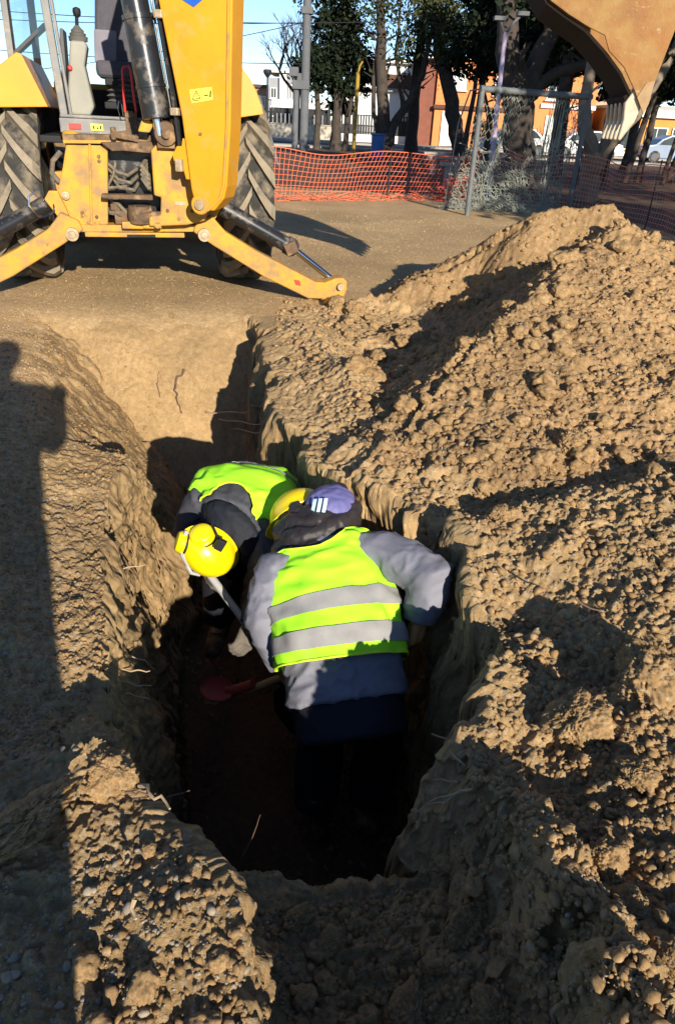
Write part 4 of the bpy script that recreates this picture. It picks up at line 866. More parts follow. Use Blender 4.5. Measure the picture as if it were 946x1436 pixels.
def build_far_worker():
    P = lambda x, y, D: at_d(x, y, D)
    sp = [P(372, 712, 3.62), P(356, 700, 3.42), P(340, 704, 3.22), P(318, 728, 3.06)]
    shR, elR, haR = P(284, 703, 3.16), P(262, 742, 3.24), P(293, 795, 3.20)
    shL, elL, haL = P(372, 752, 3.06), P(372, 830, 3.05), P(352, 878, 2.97)
    L1 = (shL - shR); L0 = Vector((1, .1, 0))
    prof = [(-.25, .20, .145), (.0, .205, .145), (.35, .215, .145), (.66, .228, .140), (.84, .200, .118), (.95, .125, .095), (1.1, .075, .07)]
    fz = -1.13
    legs = [(sp[0] + Vector((-.10, 0, -.04)), (-.55, 2.88, -.66), (-.60, 3.02, fz + .1), (-.62, 2.6, fz)), (sp[0] + Vector((.10, 0, -.04)), (-.26, 2.95, -.68), (-.26, 3.12, fz + .1), (-.22, 2.7, fz))]
    arms = [(shR, elR, haR, haR - elR, (-.6, -.5, .5), 1, (.076, .066, .050)), (shL, elL, haL, haL - elL, (.7, -.5, .3), -1, (.074, .066, .050))]
    hd = P(292, 772, 2.97); crown = (-Vector(_w) * .62 - Vector(_u) * .42 + Vector(_r) * .16).normalized()
    o, T, jk = worker("person", "worker in yellow hard hat bending forward deep in the trench, facing the camera", sp, (L0, L1), (0, -.1, 1), prof, arms, legs, hd, crown, (-.1, -.5, -.9), M_JACK2, M_GLOVE2)
    tmax = lambda u: 1.0 - .14 * max(0, 1 - abs(u) / .55) ** .7
    def thf(u, t): return float(u * np.interp(t, [.1, .55, .66, .76, .86, .96], [2.4, 2.4, 1.85, 1.5, 1.35, 1.3]))
    tf = lambda u, v: -.1 + v * (tmax(u) + .1)
    vb, ring = vest_panel(T, 60, 70, tf, thf, .022, .004, .011, 5.0); ve = link("vest", vb.mesh("vest", True), M_VEST, o)
    tr = MB(); tr.tube(ring + ring[:1], .0042, 6, caps=False); link("vest_trim", tr.mesh("vest_trim", True), M_VTRIM, ve)
    for (a, b) in ((.16, .24), (.42, .50)):
        sb, _ = vest_panel(T, 5, 50, lambda u, v: a + v * (b - a), lambda u, t: u * 2.3, .0285, .003, .011, 5.0); link("reflective_stripe", sb.mesh("stripe", True), M_TAPE, ve)
    # collar of a dark hooded top
    h = MB(); n0 = P(322, 742, 3.0); L = L1.normalized()
    for k, (w, r, dz) in enumerate(((.115, .036, .02), (.10, .034, -.02), (.085, .03, -.05))):
        pts = []
        for i in range(13):
            a = math.pi * (-.15 + 1.3 * i / 12); pts.append(n0 + L * (-w * math.cos(a)) + Vector(_u) * (.07 * math.sin(a) - .02 + dz) + Vector(_w) * (.06 - .09 * math.sin(a)))
        h.tube(pts, r, 10)
    ell(h, n0 + Vector(_u) * .0 + Vector(_w) * .02, (.10, .08, .08)); link("hood", remesh(h, "hood", .0085, 3, .008, 18), M_NAVY, o)
    # helmet with ear defenders
    hb, R = helmet_mb(P(291, 770, 2.93), crown, Vector(_r) * .55 - Vector(_u) * .75, (.100, .128, .118)); he = link("helmet", hb.mesh("helmet", True), M_HELM, o)
    def cup(c, nrm, r):
        nrm = Vector(nrm).normalized(); x = nrm.cross(Vector((0, 0, 1))).normalized(); y = nrm.cross(x); Rm = Matrix((x, y, nrm)).transposed()
        m = MB(); m.lathe([(r * .95, -.02), (r * 1.08, -.012), (r * 1.08, .0), (r, .004), (r * .97, .012), (r * .82, .021), (r * .4, .025), (.002, .026)], 26, c, Rm)
        cu = link("ear_cup", m.mesh("ear_cup", True), M_HELM, he)
        m = MB(); m.lathe([(r * 1.09, -.026), (r * 1.12, -.016), (r * 1.09, -.010), (r * .9, -.010)], 26, c, Rm); return link("ear_cushion", m.mesh("cushion", True), M_DARK, he)
    cup(P(283, 750, 2.835), -Vector(_w) * .8 + Vector(_u) * .6 - Vector(_r) * .1, .050); cup(P(255, 760, 2.86), -Vector(_r) * .9 - Vector(_w) * .35 + Vector(_u) * .25, .045)
    m = MB(); m.tube([P(262, 745, 2.84), P(255, 762, 2.83), P(256, 778, 2.85), P(264, 793, 2.88)], [.010, .012, .010, .008], 8); m.build("head_band", M_GREYH, he, smooth=True)
    m = MB(); m.box(P(309, 764, 2.79), (.035, .02, .05), Matrix.Rotation(.5, 3, 'Y')); m.tube([P(297, 735, 2.83), P(303, 748, 2.81), P(309, 762, 2.80)], .006, 6); m.build("cup_bracket", M_DARK, he, bevel=.004)
    m = MB(); m.tube([P(262, 792, 2.90), P(268, 803, 2.92), P(280, 806, 2.95)], [.008, .009, .008], 6); m.build("chin_strap", M_GREYH, he, smooth=True)
    return o, haL, haR

def shovel(name, label, a, g, tip, hm, bm_, bw=.10, bl=.24, up=(0, 0, 1)):
    """handle from a to g, blade from g towards tip"""
    a, g, tip = Vector(a), Vector(g), Vector(tip); root = empty(name, g, 0, label, "shovel")
    off = -g
    d = (tip - g).normalized(); s = d.cross(Vector(up)).normalized(); n = s.cross(d)
    m = MB(); m.tube([a + off, (g - d * .05) + off, g + d * .03 + off], [.0165, .0165, .015], 14); m.build("handle", hm, root, smooth=True)
    m = MB(); m.tube([g - (g - a).normalized() * .10 + off, g + off, g + d * .05 + off], [.021, .022, .012], 14); m.build("socket", bm_, root, smooth=True)
    m = MB(); V = []; F = []; rows = 9; cols = 8
    for lay in (0, .004):
        for i in range(rows):
            v = i / (rows - 1); w = bw * (.75 + .35 * min(1, v * 4)) * (1 if v < .55 else (1 - ((v - .55) / .45) ** 2.2 * .75)); w = w if v > .02 else bw * .7
            for k in range(cols):
                u = -1 + 2 * k / (cols - 1); V.append(d * (v * bl + .02) + s * (u * w) + n * (.018 * u * u - .01 - lay + .012 * (1 - v) ** 3))
    N = rows * cols; ix = lambda i, k: i * cols + k
    for i in range(rows - 1):
        for k in range(cols - 1): F += [(ix(i, k), ix(i, k + 1), ix(i + 1, k + 1), ix(i + 1, k)), tuple(N + j for j in (ix(i + 1, k), ix(i + 1, k + 1), ix(i, k + 1), ix(i, k)))]
    ring = [ix(0, k) for k in range(cols)] + [ix(i, cols - 1) for i in range(1, rows)] + [ix(rows - 1, k) for k in range(cols - 2, -1, -1)] + [ix(i, 0) for i in range(rows - 2, 0, -1)]
    for p, q in zip(ring, ring[1:] + ring[:1]): F.append((q, p, p + N, q + N))
    m.add(V, F); m.build("blade", bm_, root, smooth=True)
    return root

W1, B_L, B_R = build_near_worker()
W2, A_L, A_R = build_far_worker()
shovel("shovel", "wooden-handled shovel with red blade held by the worker in the grey-blue jacket", at_d(470, 920, 2.70), at_d(332, 967, 2.98), at_d(270, 963, 2.98), M_WOOD, M_BLADE, .044, .135, up=(-.1, -.75, .6))
shovel("shovel", "shovel with pale grey handle held by the worker in the yellow hard hat", at_d(286, 795, 3.06), at_d(400, 950, 2.92), at_d(440, 1010, 2.9), M_GREYH, M_BUCKD, .10, .26, up=(0, -.8, .5))

def build_photographer():
    bx, by = -.20, -.42; V3 = lambda x, y, z: Vector((bx + x, by + y, z))
    sp = [V3(0, 0, .98), V3(0, -.01, 1.18), V3(0, -.01, 1.36), V3(0, .01, 1.53)]
    prof = [(-.25, .20, .14), (.0, .20, .14), (.5, .21, .14), (.84, .21, .12), (.95, .13, .09), (1.1, .07, .07)]
    arms = [(V3(.22, 0, 1.47), V3(.22, .12, 1.22), V3(.17, .33, 1.34), (0, 1, .2), (.8, 0, .5), 1, (.075, .065, .05)), (V3(-.22, 0, 1.47), V3(-.28, .10, 1.22), V3(.05, .34, 1.30), (.6, .6, .2), (-.8, 0, .5), -1, (.075, .065, .05))]
    legs = [(V3(-.1, 0, .94), V3(-.12, .03, .5), V3(-.13, 0, .10), V3(-.15, .3, 0)), (V3(.1, 0, .94), V3(.12, .03, .5), V3(.13, 0, .10), V3(.15, .3, 0))]
    o, T, jk = worker("person", "person in dark jacket standing behind the camera, casting the long shadow at left", sp, ((1, 0, 0), (1, 0, 0)), (0, -1, 0), prof, arms, legs, V3(0, .05, 1.68), (0, 0, 1), (0, 1, -.1), M_JACK2, M_GLOVE2)
    h = MB(); ell(h, V3(0, .03, 1.72), (.095, .115, .10)); link("hair", remesh(h, "hair", .01, 2, .006, 20), M_DARK, o)
build_photographer()
# ------------------------------------------------------------------ street, buildings, trees, fence, goal
M_ASPH = mat("asphalt", (.055, .055, .056), (.042, .042, .043), 3, rough=.9, bump=.3, bscale=60)
M_PAVE = mat("pavement_concrete", (.34, .31, .27), (.27, .245, .21), 2, rough=.9, bump=.2)
M_PARKSHADE = soil_mat("park_shade_soil", (.125, .085, .055), (.085, .06, .04), (.20, .15, .09), .4)  # park ground colour darkened to stand in for tree shade
M_WHITE = mat("white_render", (.72, .71, .68), (.64, .63, .60), 1.2, rough=.85, bump=.15, bscale=20)
M_BRICKO = mat("orange_render", (.62, .215, .075), (.56, .19, .065), 1.0, rough=.85, bump=.2, bscale=14)
M_BRICKD = mat("dark_red_brick", (.20, .075, .05), (.16, .06, .04), 3, rough=.9)
M_BROWN = mat("dark_band", (.09, .045, .03), None, 3, rough=.8)
M_FRAME = mat("white_frame", (.70, .68, .64), None, 3, rough=.6)
M_WGL = mat("window_glass", (.035, .045, .05), (.02, .025, .03), 1.5, rough=.12, spec=.6)
M_BLIND = mat("white_shutter", (.62, .62, .58), (.55, .55, .52), 3, rough=.7)
M_IRON = mat("dark_iron", (.022, .023, .026), None, 4, rough=.6)
M_CONC = mat("pole_concrete", (.115, .12, .13), (.085, .09, .10), 3, rough=.9, bump=.2, bscale=30)
M_BEIGEW = mat("beige_wall", (.46, .40, .32), (.38, .33, .26), 1.5, rough=.9)
M_GREYW = mat("grey_wall", (.26, .27, .29), (.21, .22, .24), 1.5, rough=.9)
M_LILAC = mat("lilac_paint", (.40, .33, .46), (.33, .28, .40), 4, rough=.6)
M_YPOLE = mat("yellow_pole_paint", (.30, .185, .02), (.24, .145, .018), 4, rough=.6)
M_BIN = mat("blue_plastic", (.03, .12, .32), (.025, .10, .26), 4, rough=.5)
M_BARK = mat("tree_bark", (.065, .05, .04), (.035, .028, .024), 5, rough=.95, bump=.8, bscale=18)
M_BARKL = mat("pale_bark", (.22, .17, .12), (.13, .10, .075), 5, rough=.95, bump=.8, bscale=18)
M_NETO = mat("orange_net", (.66, .13, .055), (.56, .10, .045), 6, rough=.6)
M_GOAL = mat("goal_tube", (.12, .13, .135), (.085, .093, .098), 8, rough=.6)
M_NETG = mat("net_cord", (.25, .26, .22), (.15, .165, .14), 12, rough=.9)

def leaf_mat(name, c1, c2):
    m = mat(name, c1, c2, 1.6, rough=.85, spec=.08)
    b = m.node_tree.nodes["Principled BSDF"]; b.inputs["Subsurface Weight"].default_value = 0.0
    return m
M_LEAFD = leaf_mat("dark_evergreen_leaf", (.018, .027, .014), (.010, .015, .009))
M_LEAFM = leaf_mat("olive_leaf", (.044, .054, .022), (.024, .031, .014))
M_LEAFL = leaf_mat("pale_olive_leaf", (.075, .082, .034), (.04, .046, .02))

def sheet(name, poly, z, m, kind="structure"):
    me = bpy.data.meshes.new(name); me.from_pydata([(p[0], p[1], z) for p in poly], [], [tuple(range(len(poly)))]); o = link(name, me, m); o["kind"] = kind; return o
sheet("park_ground", [(-60, 20.5), (-4, 17.6), (0, 17.0), (2.6, 17.6), (4.9, 14.6), (5.2, 10.8), (9, 8), (60, 8), (60, 41.5), (-60, 41.5)], .012, M_PARKSHADE)
sheet("road", [(-120, 43), (120, 43), (120, 51), (-120, 51)], .016, M_ASPH)
b = MB(); b.box((0, 42.2, .06), (240, 1.6, .12)); b.build("pavement", M_PAVE)["kind"] = "structure"
b = MB(); b.box((0, 53.0, .06), (240, 4.0, .12)); b.build("pavement", M_PAVE)["kind"] = "structure"

def part(mb, name, m, parent, **k): return mb.build(name, m, parent, **k)
def window(root, x0, x1, z0, z1, y, shutter=False, sill=True):
    g = MB(); g.box(((x0 + x1) / 2, y + .02, (z0 + z1) / 2), (x1 - x0, .04, z1 - z0)); w = g.build("window", M_BLIND if shutter else M_WGL, root)
    f = MB(); t = .07
    for (cx, cz, dx, dz) in (((x0 + x1) / 2, z1 - t / 2, x1 - x0, t), ((x0 + x1) / 2, z0 + t / 2, x1 - x0, t), (x0 + t / 2, (z0 + z1) / 2, t, z1 - z0 - 2 * t), (x1 - t / 2, (z0 + z1) / 2, t, z1 - z0 - 2 * t), ((x0 + x1) / 2, (z0 + z1) / 2, t * .7, z1 - z0 - 2 * t)): f.box((cx, y - .02, cz), (dx, .06, dz))
    f.build("window_frame", M_FRAME, w)
    if sill: s = MB(); s.box(((x0 + x1) / 2, y - .08, z0 - .05), (x1 - x0 + .2, .22, .07)); s.build("window_sill", M_FRAME, w)

def local_box(root, name, m, x0, x1, y0, y1, z0, z1, **k): b = MB(); b.box(((x0 + x1) / 2, (y0 + y1) / 2, (z0 + z1) / 2), (x1 - x0, y1 - y0, z1 - z0)); return b.build(name, m, root, **k)

def house_orange():
    r = empty("orange_house", (0, 57, 0), 0, "two-storey orange house with dark red side wall and white windows behind the trees", "house")
    local_box(r, "wall", M_BRICKO, 5.3, 16.4, 0, 9, 0, 5.3); local_box(r, "side_wall", M_BRICKD, 4.2, 5.27, .3, 9, 0, 5.0)
    local_box(r, "band", M_BROWN, 5.2, 10.5, -.25, 0, 2.38, 2.62); local_box(r, "roof", M_FRAME, 4.0, 16.8, -.35, 9.4, 5.31, 5.5)
    window(r, 6.2, 7.3, 3.55, 4.75, -.06, True); window(r, 9.25, 9.95, 3.35, 4.45, -.06); window(r, 12.9, 14.0, 3.25, 4.4, -.06)
    d = local_box(r, "door", M_BLIND, 5.95, 7.05, -.08, 0, .1, 2.15); f = MB(); f.box((6.5, -.1, 2.2), (1.3, .06, .1)); f.box((5.9, -.1, 1.1), (.1, .06, 2.1)); f.box((7.1, -.1, 1.1), (.1, .06, 2.1)); f.build("door_frame", M_FRAME, d)
    window(r, 10.7, 12.2, .9, 2.1, -.06); window(r, 13.1, 14.4, .5, 2.3, -.06, True)
    local_box(r, "cornice", M_FRAME, 12.6, 16.4, -.18, 0, 2.75, 3.0)
    for i in range(9): local_box(r, "brick_course", M_BRICKO, 5.32, 10.4, -.02, 0, 2.75 + i * .27, 2.75 + i * .27 + .23)
def house_white():
    r = empty("white_house", (0, 62, 0), 0, "white flat-roofed modern house with dark ground-floor fence left of the orange house", "house")
    local_box(r, "wall", M_WHITE, -1.2, 5.2, 0, 8, 0, 3.5); local_box(r, "upper_storey", M_WHITE, .2, 4.6, 1.5, 7, 3.5, 5.3)
    local_box(r, "upper_recess", M_BROWN, 1.9, 3.9, 1.4, 1.5, 3.55, 4.6); local_box(r, "roof", M_WHITE, -.1, 5.1, 1.0, 7.4, 5.3, 5.55)
    window(r, .7, 1.6, 3.7, 4.7, 1.44); window(r, 3.3, 4.7, 2.0, 2.9, -.06); local_box(r, "garage_door", M_IRON, 3.1, 5.0, -.05, 0, .1, 1.5); local_box(r, "eave", M_GREYW, -1.4, 5.3, -.4, 0, 3.4, 3.6)
    f = empty("iron_fence", (0, 60.2, 0), 0, "black iron bar fence on a low white wall before the white house", "fence")
    local_box(f, "base_wall", M_WHITE, -1.3, 5.2, -.1, .1, 0, .5)
    for i in range(32): local_box(f, "bar", M_IRON, -1.25 + i * .2, -1.13 + i * .2, -.03, .03, .5, 1.8)
    for z in (.62, 1.72): local_box(f, "rail", M_IRON, -1.3, 5.2, -.06, -.031, z, z + .07)
def house_left():
    r = empty("apartment_block", (0, 78, 0), 0, "pale cream and grey block far behind the black lamp post", "building")
    local_box(r, "wall", M_WHITE, -7.6, -6.9, 0, 8, 0, 4.9); local_box(r, "grey_wall", M_GREYW, -8.7, -7.62, .5, 8, 0, 4.6); local_box(r, "tower", M_GREYW, -6.88, -6.2, .2, 8, 0, 5.0)
    local_box(r, "cap", M_FRAME, -8.9, -6.1, -.2, 8.3, 5.01, 5.15); window(r, -8.5, -7.9, 2.9, 3.8, .44); window(r, -8.5, -7.9, 1.4, 2.3, .44); window(r, -6.75, -6.4, 2.9, 4.1, .14)
    r = empty("low_house", (0, 64, 0), 0, "low grey house with flat canopy beside the concrete pole", "house")
    local_box(r, "wall", M_GREYW, -6.6, -2.6, 0, 6, 0, 2.0); local_box(r, "canopy", M_WHITE, -6.7, -2.4, -1.0, 6, 2.01, 2.55); window(r, -4.4, -3.5, .7, 1.7, -.06); local_box(r, "door", M_BROWN, -5.4, -4.7, -.06, 0, .05, 1.8)
    r = empty("brown_house", (0, 85, 0), 0, "distant brown brick house at far left edge of the skyline", "house")
    local_box(r, "wall", mat("brown_brick", (.26, .19, .15), None, 2, rough=.9), -12.5, -9.2, 0, 7, 0, 3.9); local_box(r, "roof", M_BROWN, -12.8, -9.0, -.3, 7.3, 3.91, 4.2); window(r, -11.8, -11.0, 2.2, 3.2, -.06); window(r, -10.4, -9.7, 2.2, 3.2, -.06)
    w = empty("garden_wall", (0, 55.4, 0), 0, "low sunlit beige garden wall along the far pavement at left", "wall")
    local_box(w, "wall_body", M_BEIGEW, -9.5, -1.7, -.12, .12, 0, .95); local_box(w, "coping", M_PAVE, -9.6, -1.6, -.17, .17, .952, 1.02)
    h = empty("dark_hedge_fence", (0, 56.5, 0), 0, "dark slatted fence above the beige garden wall", "fence")
    for i in range(26): local_box(h, "slat", M_IRON, -9.4 + i * .29, -9.18 + i * .29, -.04, .04, 0, 1.9)
    local_box(h, "rail", M_IRON, -9.5, -1.7, .041, .1, 1.6, 1.7)
def house_right():
    r = empty("shop_building", (0, 54, 0), 0, "low orange shopfront with white fascia at the right behind thin trunks", "building")
    local_box(r, "wall", mat("amber_render", (.56, .25, .06), None, 2, rough=.8), 17.0, 30, 0, 8, 0, 2.9); local_box(r, "fascia", M_FRAME, 16.8, 30.2, -.3, 0, 2.45, 2.9); local_box(r, "roof", M_PAVE, 16.8, 30.2, -.1, 8.2, 2.91, 3.1)
    for i in range(5): window(r, 17.5 + i * 1.7, 18.9 + i * 1.7, .5, 1.9, -.06, False, False)
    local_box(r, "plinth", M_FRAME, 17.0, 30, -.12, -.001, 0, .38)
    r = empty("neighbour_house", (0, 60, 0), 0, "brown house with tiled roof behind the goal's right post", "house")
    local_box(r, "wall", M_BRICKO, 16.6, 16.9, 0, 6, 0, 3.5)
    local_box(r, "front", mat("pinkish_render", (.45, .30, .22), None, 2, rough=.85), 16.91, 22, .2, 6, 0, 3.6); local_box(r, "roof", M_BROWN, 16.5, 22.3, -.3, 6.3, 3.61, 3.9)
house_orange(); house_white(); house_left(); house_right()

# ---- trees
def leaf_quads(C, size, droop=0.0, aspect=1.6):
    n = len(C); d = RNG.normal(size=(n, 3)); d[:, 2] = d[:, 2] * (1 - droop) - 1.6 * droop; d /= np.linalg.norm(d, axis=1)[:, None]
    s = np.cross(d, RNG.normal(size=(n, 3))); s /= np.linalg.norm(s, axis=1)[:, None]
    L = (size * (.6 + .8 * RNG.random(n)))[:, None]; a = d * L * aspect * .5; b = s * L * .5
    V = np.stack([C - a, C + b * .9 - a * .1, C + a, C - b * .9 - a * .1], 1).reshape(-1, 3); return V, np.arange(4 * n).reshape(n, 4)
def crown_mesh(name, blobs, size, droop=0.0, aspect=1.6):
    Vs = []; Fs = []; base = 0
    for (c, r, ncl, per) in blobs:
        c = np.array(c); r = np.array(r); q = RNG.normal(size=(ncl, 3)); q /= np.linalg.norm(q, axis=1)[:, None]; q *= (RNG.random((ncl, 1)) ** .45) * (.75 + .5 * RNG.random((ncl, 1)))
        cc = c + q * r; rad = (.10 + .16 * RNG.random(ncl)) * r.mean()
        P = np.repeat(cc, per, 0) + RNG.normal(size=(ncl * per, 3)) * np.repeat(rad, per)[:, None] * np.array([1, 1, .75 if droop < .3 else 1.7])
        if droop > .3: P[:, 2] -= np.abs(RNG.normal(size=len(P))) * .5
        P = P[P[:, 2] > .25]
        V, F = leaf_quads(P, size, droop, aspect); Vs.append(V); Fs.append(F + base); base += len(V)
    return mesh_np(name, np.concatenate(Vs), np.concatenate(Fs))
def wob(pts, a=.05, sub=3):
    P = [Vector(p[:3]) for p in pts]; R = [p[3] for p in pts]; out = []; rr = []
    for i in range(len(P) - 1):
        for k in range(sub):
            f = k / sub; out.append(P[i].lerp(P[i + 1], f) + (Vector((random.uniform(-a, a), random.uniform(-a, a), 0)) if (i or k) else Vector())); rr.append(R[i] + (R[i + 1] - R[i]) * f)
    out.append(P[-1]); rr.append(R[-1]); return out, rr
def tree(label, base, trunks, blobs, leaf, size=.12, droop=0.0, bark=None, name="tree", twigs=10, tl=1.2, aspect=1.6, group=None):
    """trunks: polylines (dx, dy, z, r) from the base"""
    bx, by = base; root = empty(name, (bx, by, 0), 0, label, "tree", group); m = MB(); ends = []
    for t in trunks:
        p, r = wob(t, t[0][3] * .22); p[0].z -= .15; r[0] *= 1.35; m.tube(p, r, 10); ends.append((p, r))
        for k in range(twigs):
            i = random.randint(len(p) // 2, len(p) - 1); q = p[i]; L = tl * random.uniform(.5, 1.3); d = Vector((random.gauss(0, 1), random.gauss(0, 1), random.uniform(.1, 1.1))).normalized(); pts = [q]; 
            for s in range(3): d = (d + Vector((random.gauss(0, .25), random.gauss(0, .25), .15 - droop * .3))).normalized(); pts.append(pts[-1] + d * L / 3)
            m.tube(pts, [r[i] * .38, r[i] * .26, r[i] * .15, .01], 6, caps=False)
    link("trunk", m.mesh("trunk", True), bark or M_BARK, root)
    if blobs: link("crown", crown_mesh("crown", blobs, size, droop, aspect), leaf, root)
    return root

# evergreen group left of centre
tree("dark evergreen tree with three slim trunks right of the concrete pole", (-1.1, 40), [[(-.9, 0, 0, .16), (-.9, 0, 1.8, .14), (-1.0, 0, 3.6, .08)], [(0, 0, 0, .26), (.05, 0, 1.8, .22), (-.05, 0, 4.2, .10)], [(.55, 0, 0, .15), (.6, 0, 1.5, .12), (.9, .2, 3.6, .06)]],
     [((-.7, 0, 3.3), (1.5, 1.2, 1.2), 60, 60), ((.3, .2, 4.2), (1.5, 1.3, 1.3), 70, 60), ((-.3, 0, 5.6), (1.3, 1.1, 1.2), 45, 60), ((1.3, 0, 3.3), (.8, .8, .7), 26, 50)], M_LEAFD, .13, twigs=6)
tree("small olive-leaved tree with pale slim stem in front of the garden wall", (-1.55, 42), [[(.1, 0, 0, .07), (.3, 0, 1.2, .06), (.5, 0, 2.6, .03)]], [((.7, 0, 2.3), (.7, .6, .8), 26, 50)], M_LEAFM, .14, bark=M_BARKL, twigs=5)
tree("forked tree with thick dark trunk in front of the white house", (1.35, 38), [[(0, 0, 0, .34), (-.12, 0, 1.5, .30), (-.35, 0, 3.0, .26), (-.6, 0, 5.2, .20), (-.7, 0, 8.5, .1)], [(.15, -.1, .6, .22), (.45, -.1, 1.55, .20), (1.0, -.1, 2.3, .17), (1.45, -.1, 3.3, .14), (1.8, 0, 5.5, .08)], [(.75, -.1, 1.95, .12), (.45, -.1, 2.9, .10), (.2, -.1, 4.2, .08), (.25, 0, 6.2, .04)], [(-.3, .1, .8, .13), (-.62, .1, 1.7, .11), (-.75, .1, 3.2, .10), (-.62, .1, 5.5, .05)]],
     [((-.7, 0, 6.4), (1.4, 1.4, 1.4), 26, 40), ((.8, 0, 7.0), (1.7, 1.5, 1.6), 30, 40), ((.3, -.2, 4.9), (.9, .8, .7), 7, 35)], M_LEAFM, .11, droop=.35, twigs=12)
tree("tall dark trunk just left of the orange house with hanging olive foliage", (2.75, 40), [[(0, 0, 0, .30), (-.05, 0, 2.4, .27), (.05, 0, 4.6, .22), (.1, 0, 8.5, .12)]], [((.3, 0, 6.6), (1.5, 1.3, 1.5), 30, 42), ((-.4, -.2, 4.7), (.9, .8, .7), 9, 36), ((1.2, -.2, 5.2), (.7, .7, .9), 12, 40)], M_LEAFM, .11, droop=.5, twigs=10)
tree("thick trunk leaning left across the orange house front", (5.0, 38), [[(0, 0, 0, .40), (-.30, 0, 1.1, .36), (-.75, 0, 2.3, .33), (-1.45, 0, 4.2, .29), (-1.95, 0, 6.2, .24), (-2.4, 0, 9, .15)]], [((-1.6, -.3, 6.3), (1.3, 1.2, 1.3), 30, 46), ((-.9, -.4, 4.9), (.8, .7, .8), 13, 40)], M_LEAFL, .11, droop=.6, twigs=10, aspect=2.6)
tree("dark leafy tree with thin stems between leaning trunk and lilac lamp", (5.0, 34), [[(-.45, 0, 0, .12), (-.4, 0, 1.2, .11), (-.25, 0, 3.2, .08), (-.3, 0, 5.4, .04)], [(.55, 0, 0, .13), (.5, 0, 1.6, .11), (.15, 0, 2.6, .08), (-.1, 0, 4.2, .05)], [(.5, 0, 1.6, .09), (.85, 0, 2.6, .07), (1.0, 0, 4.0, .04)], [(-.15, .2, 0, .06), (-.05, .2, 2.4, .05), (0, .2, 4, .03)]],
     [((-.1, 0, 4.2), (1.5, 1.2, 1.2), 75, 60), ((.9, 0, 4.9), (1.2, 1.1, 1.1), 50, 60), ((-.3, 0, 5.9), (1.4, 1.1, 1.0), 50, 55), ((.9, -.1, 2.9), (.5, .5, .4), 10, 40)], M_LEAFD, .15, twigs=8)
tree("massive forked dark tree standing behind the goal", (4.35, 21), [[(0, 0, 0, .46), (-.10, 0, .6, .42), (-.22, 0, 1.5, .40), (-.45, 0, 2.4, .36), (-.80, 0, 3.4, .27), (-1.1, 0, 4.6, .22), (-1.3, 0, 6.5, .12)], [(-.35, 0, 1.9, .30), (.0, 0, 2.7, .24), (.25, 0, 3.5, .21), (.35, 0, 4.4, .18), (.9, 0, 6.5, .1)], [(-.1, 0, 2.2, .16), (.55, 0, 2.65, .14), (1.25, 0, 2.85, .12), (2.2, .2, 3.9, .07)]],
     [((.9, .8, 3.9), (1.2, 1.0, .9), 60, 60), ((.2, .6, 5.0), (2.0, 1.4, 1.1), 60, 60), ((2.1, .9, 4.6), (1.3, 1.0, 1.0), 55, 60)], M_LEAFD, .12, twigs=9, tl=1.0)
tree("straight grey trunk to the right of the massive forked tree", (6.75, 27), [[(0, 0, 0, .26), (-.05, 0, 2.3, .24), (-.3, 0, 4.3, .20), (-.5, 0, 7, .1)]], [((-.2, 0, 5.2), (1.6, 1.3, 1.2), 50, 55), ((1.2, .3, 4.1), (1.5, 1.2, 1.0), 55, 55)], M_LEAFD, .13, twigs=8)
tree("low forking tree with sunlit pale base behind the heap", (5.2, 17.6), [[(0, 0, 0, .26), (.02, 0, .6, .21), (.06, 0, .95, .20)], [(.06, 0, .85, .17), (-.25, 0, 1.4, .15), (-.40, 0, 2.2, .12), (-.3, 0, 3.6, .08)], [(.08, 0, .85, .18), (.45, 0, 1.35, .16), (.85, 0, 1.95, .14), (1.4, .2, 3.2, .09)]], [((.8, .6, 3.6), (1.5, 1.2, .9), 50, 55)], M_LEAFD, .11, bark=M_BARKL, twigs=6, tl=.8)
for (lab, x, y, lean, r) in (("slim dark trunk right of the bucket teeth", 8.75, 25.5, .35, .11), ("second slim trunk right of the bucket teeth", 9.35, 26, .05, .12), ("thin crooked trunk before the orange shopfront", 9.75, 25, .25, .075), ("slim trunk at the right edge before the shopfront", 10.3, 26, .75, .13), ("slim leaning trunk left of the bucket teeth", 7.75, 25, .65, .13), ("thin stem below the bucket teeth", 8.15, 26.5, -.12, .09)):
    tree(lab, (x, y), [[(0, 0, 0, r), (lean * .4, 0, 1.3, r * .9), (lean, 0, 2.6, r * .8), (lean * 1.6, 0, 5, r * .4)]], [((lean * 1.3, 0, 4.0), (1.0, 1.0, 1.1), 32, 50), ((lean * 1.2 + .2, .2, 2.95), (.8, .7, .5), 18, 45)], M_LEAFD, .12, twigs=6, tl=.9, group=None)
for (lab, x, y, s) in (("dense dark evergreen behind the goal's crossbar", 6.3, 31, 1.0), ("dense dark evergreen above the shopfront at right", 11.2, 33, 1.1), ("dense dark evergreen right of the lilac lamp", 8.9, 36, 1.0)):
    tree(lab, (x, y), [[(0, 0, 0, .2), (.05, 0, 2.2, .16), (0, 0, 5.5, .07)]], [((0, 0, 4.4 * s), (1.7, 1.3, 1.1), 80, 55), ((.3, 0, 6.0), (1.5, 1.3, 1.2), 60, 55), ((-.6, -.2, 3.5), (.9, .8, .5), 20, 50)], M_LEAFD, .13, twigs=8)
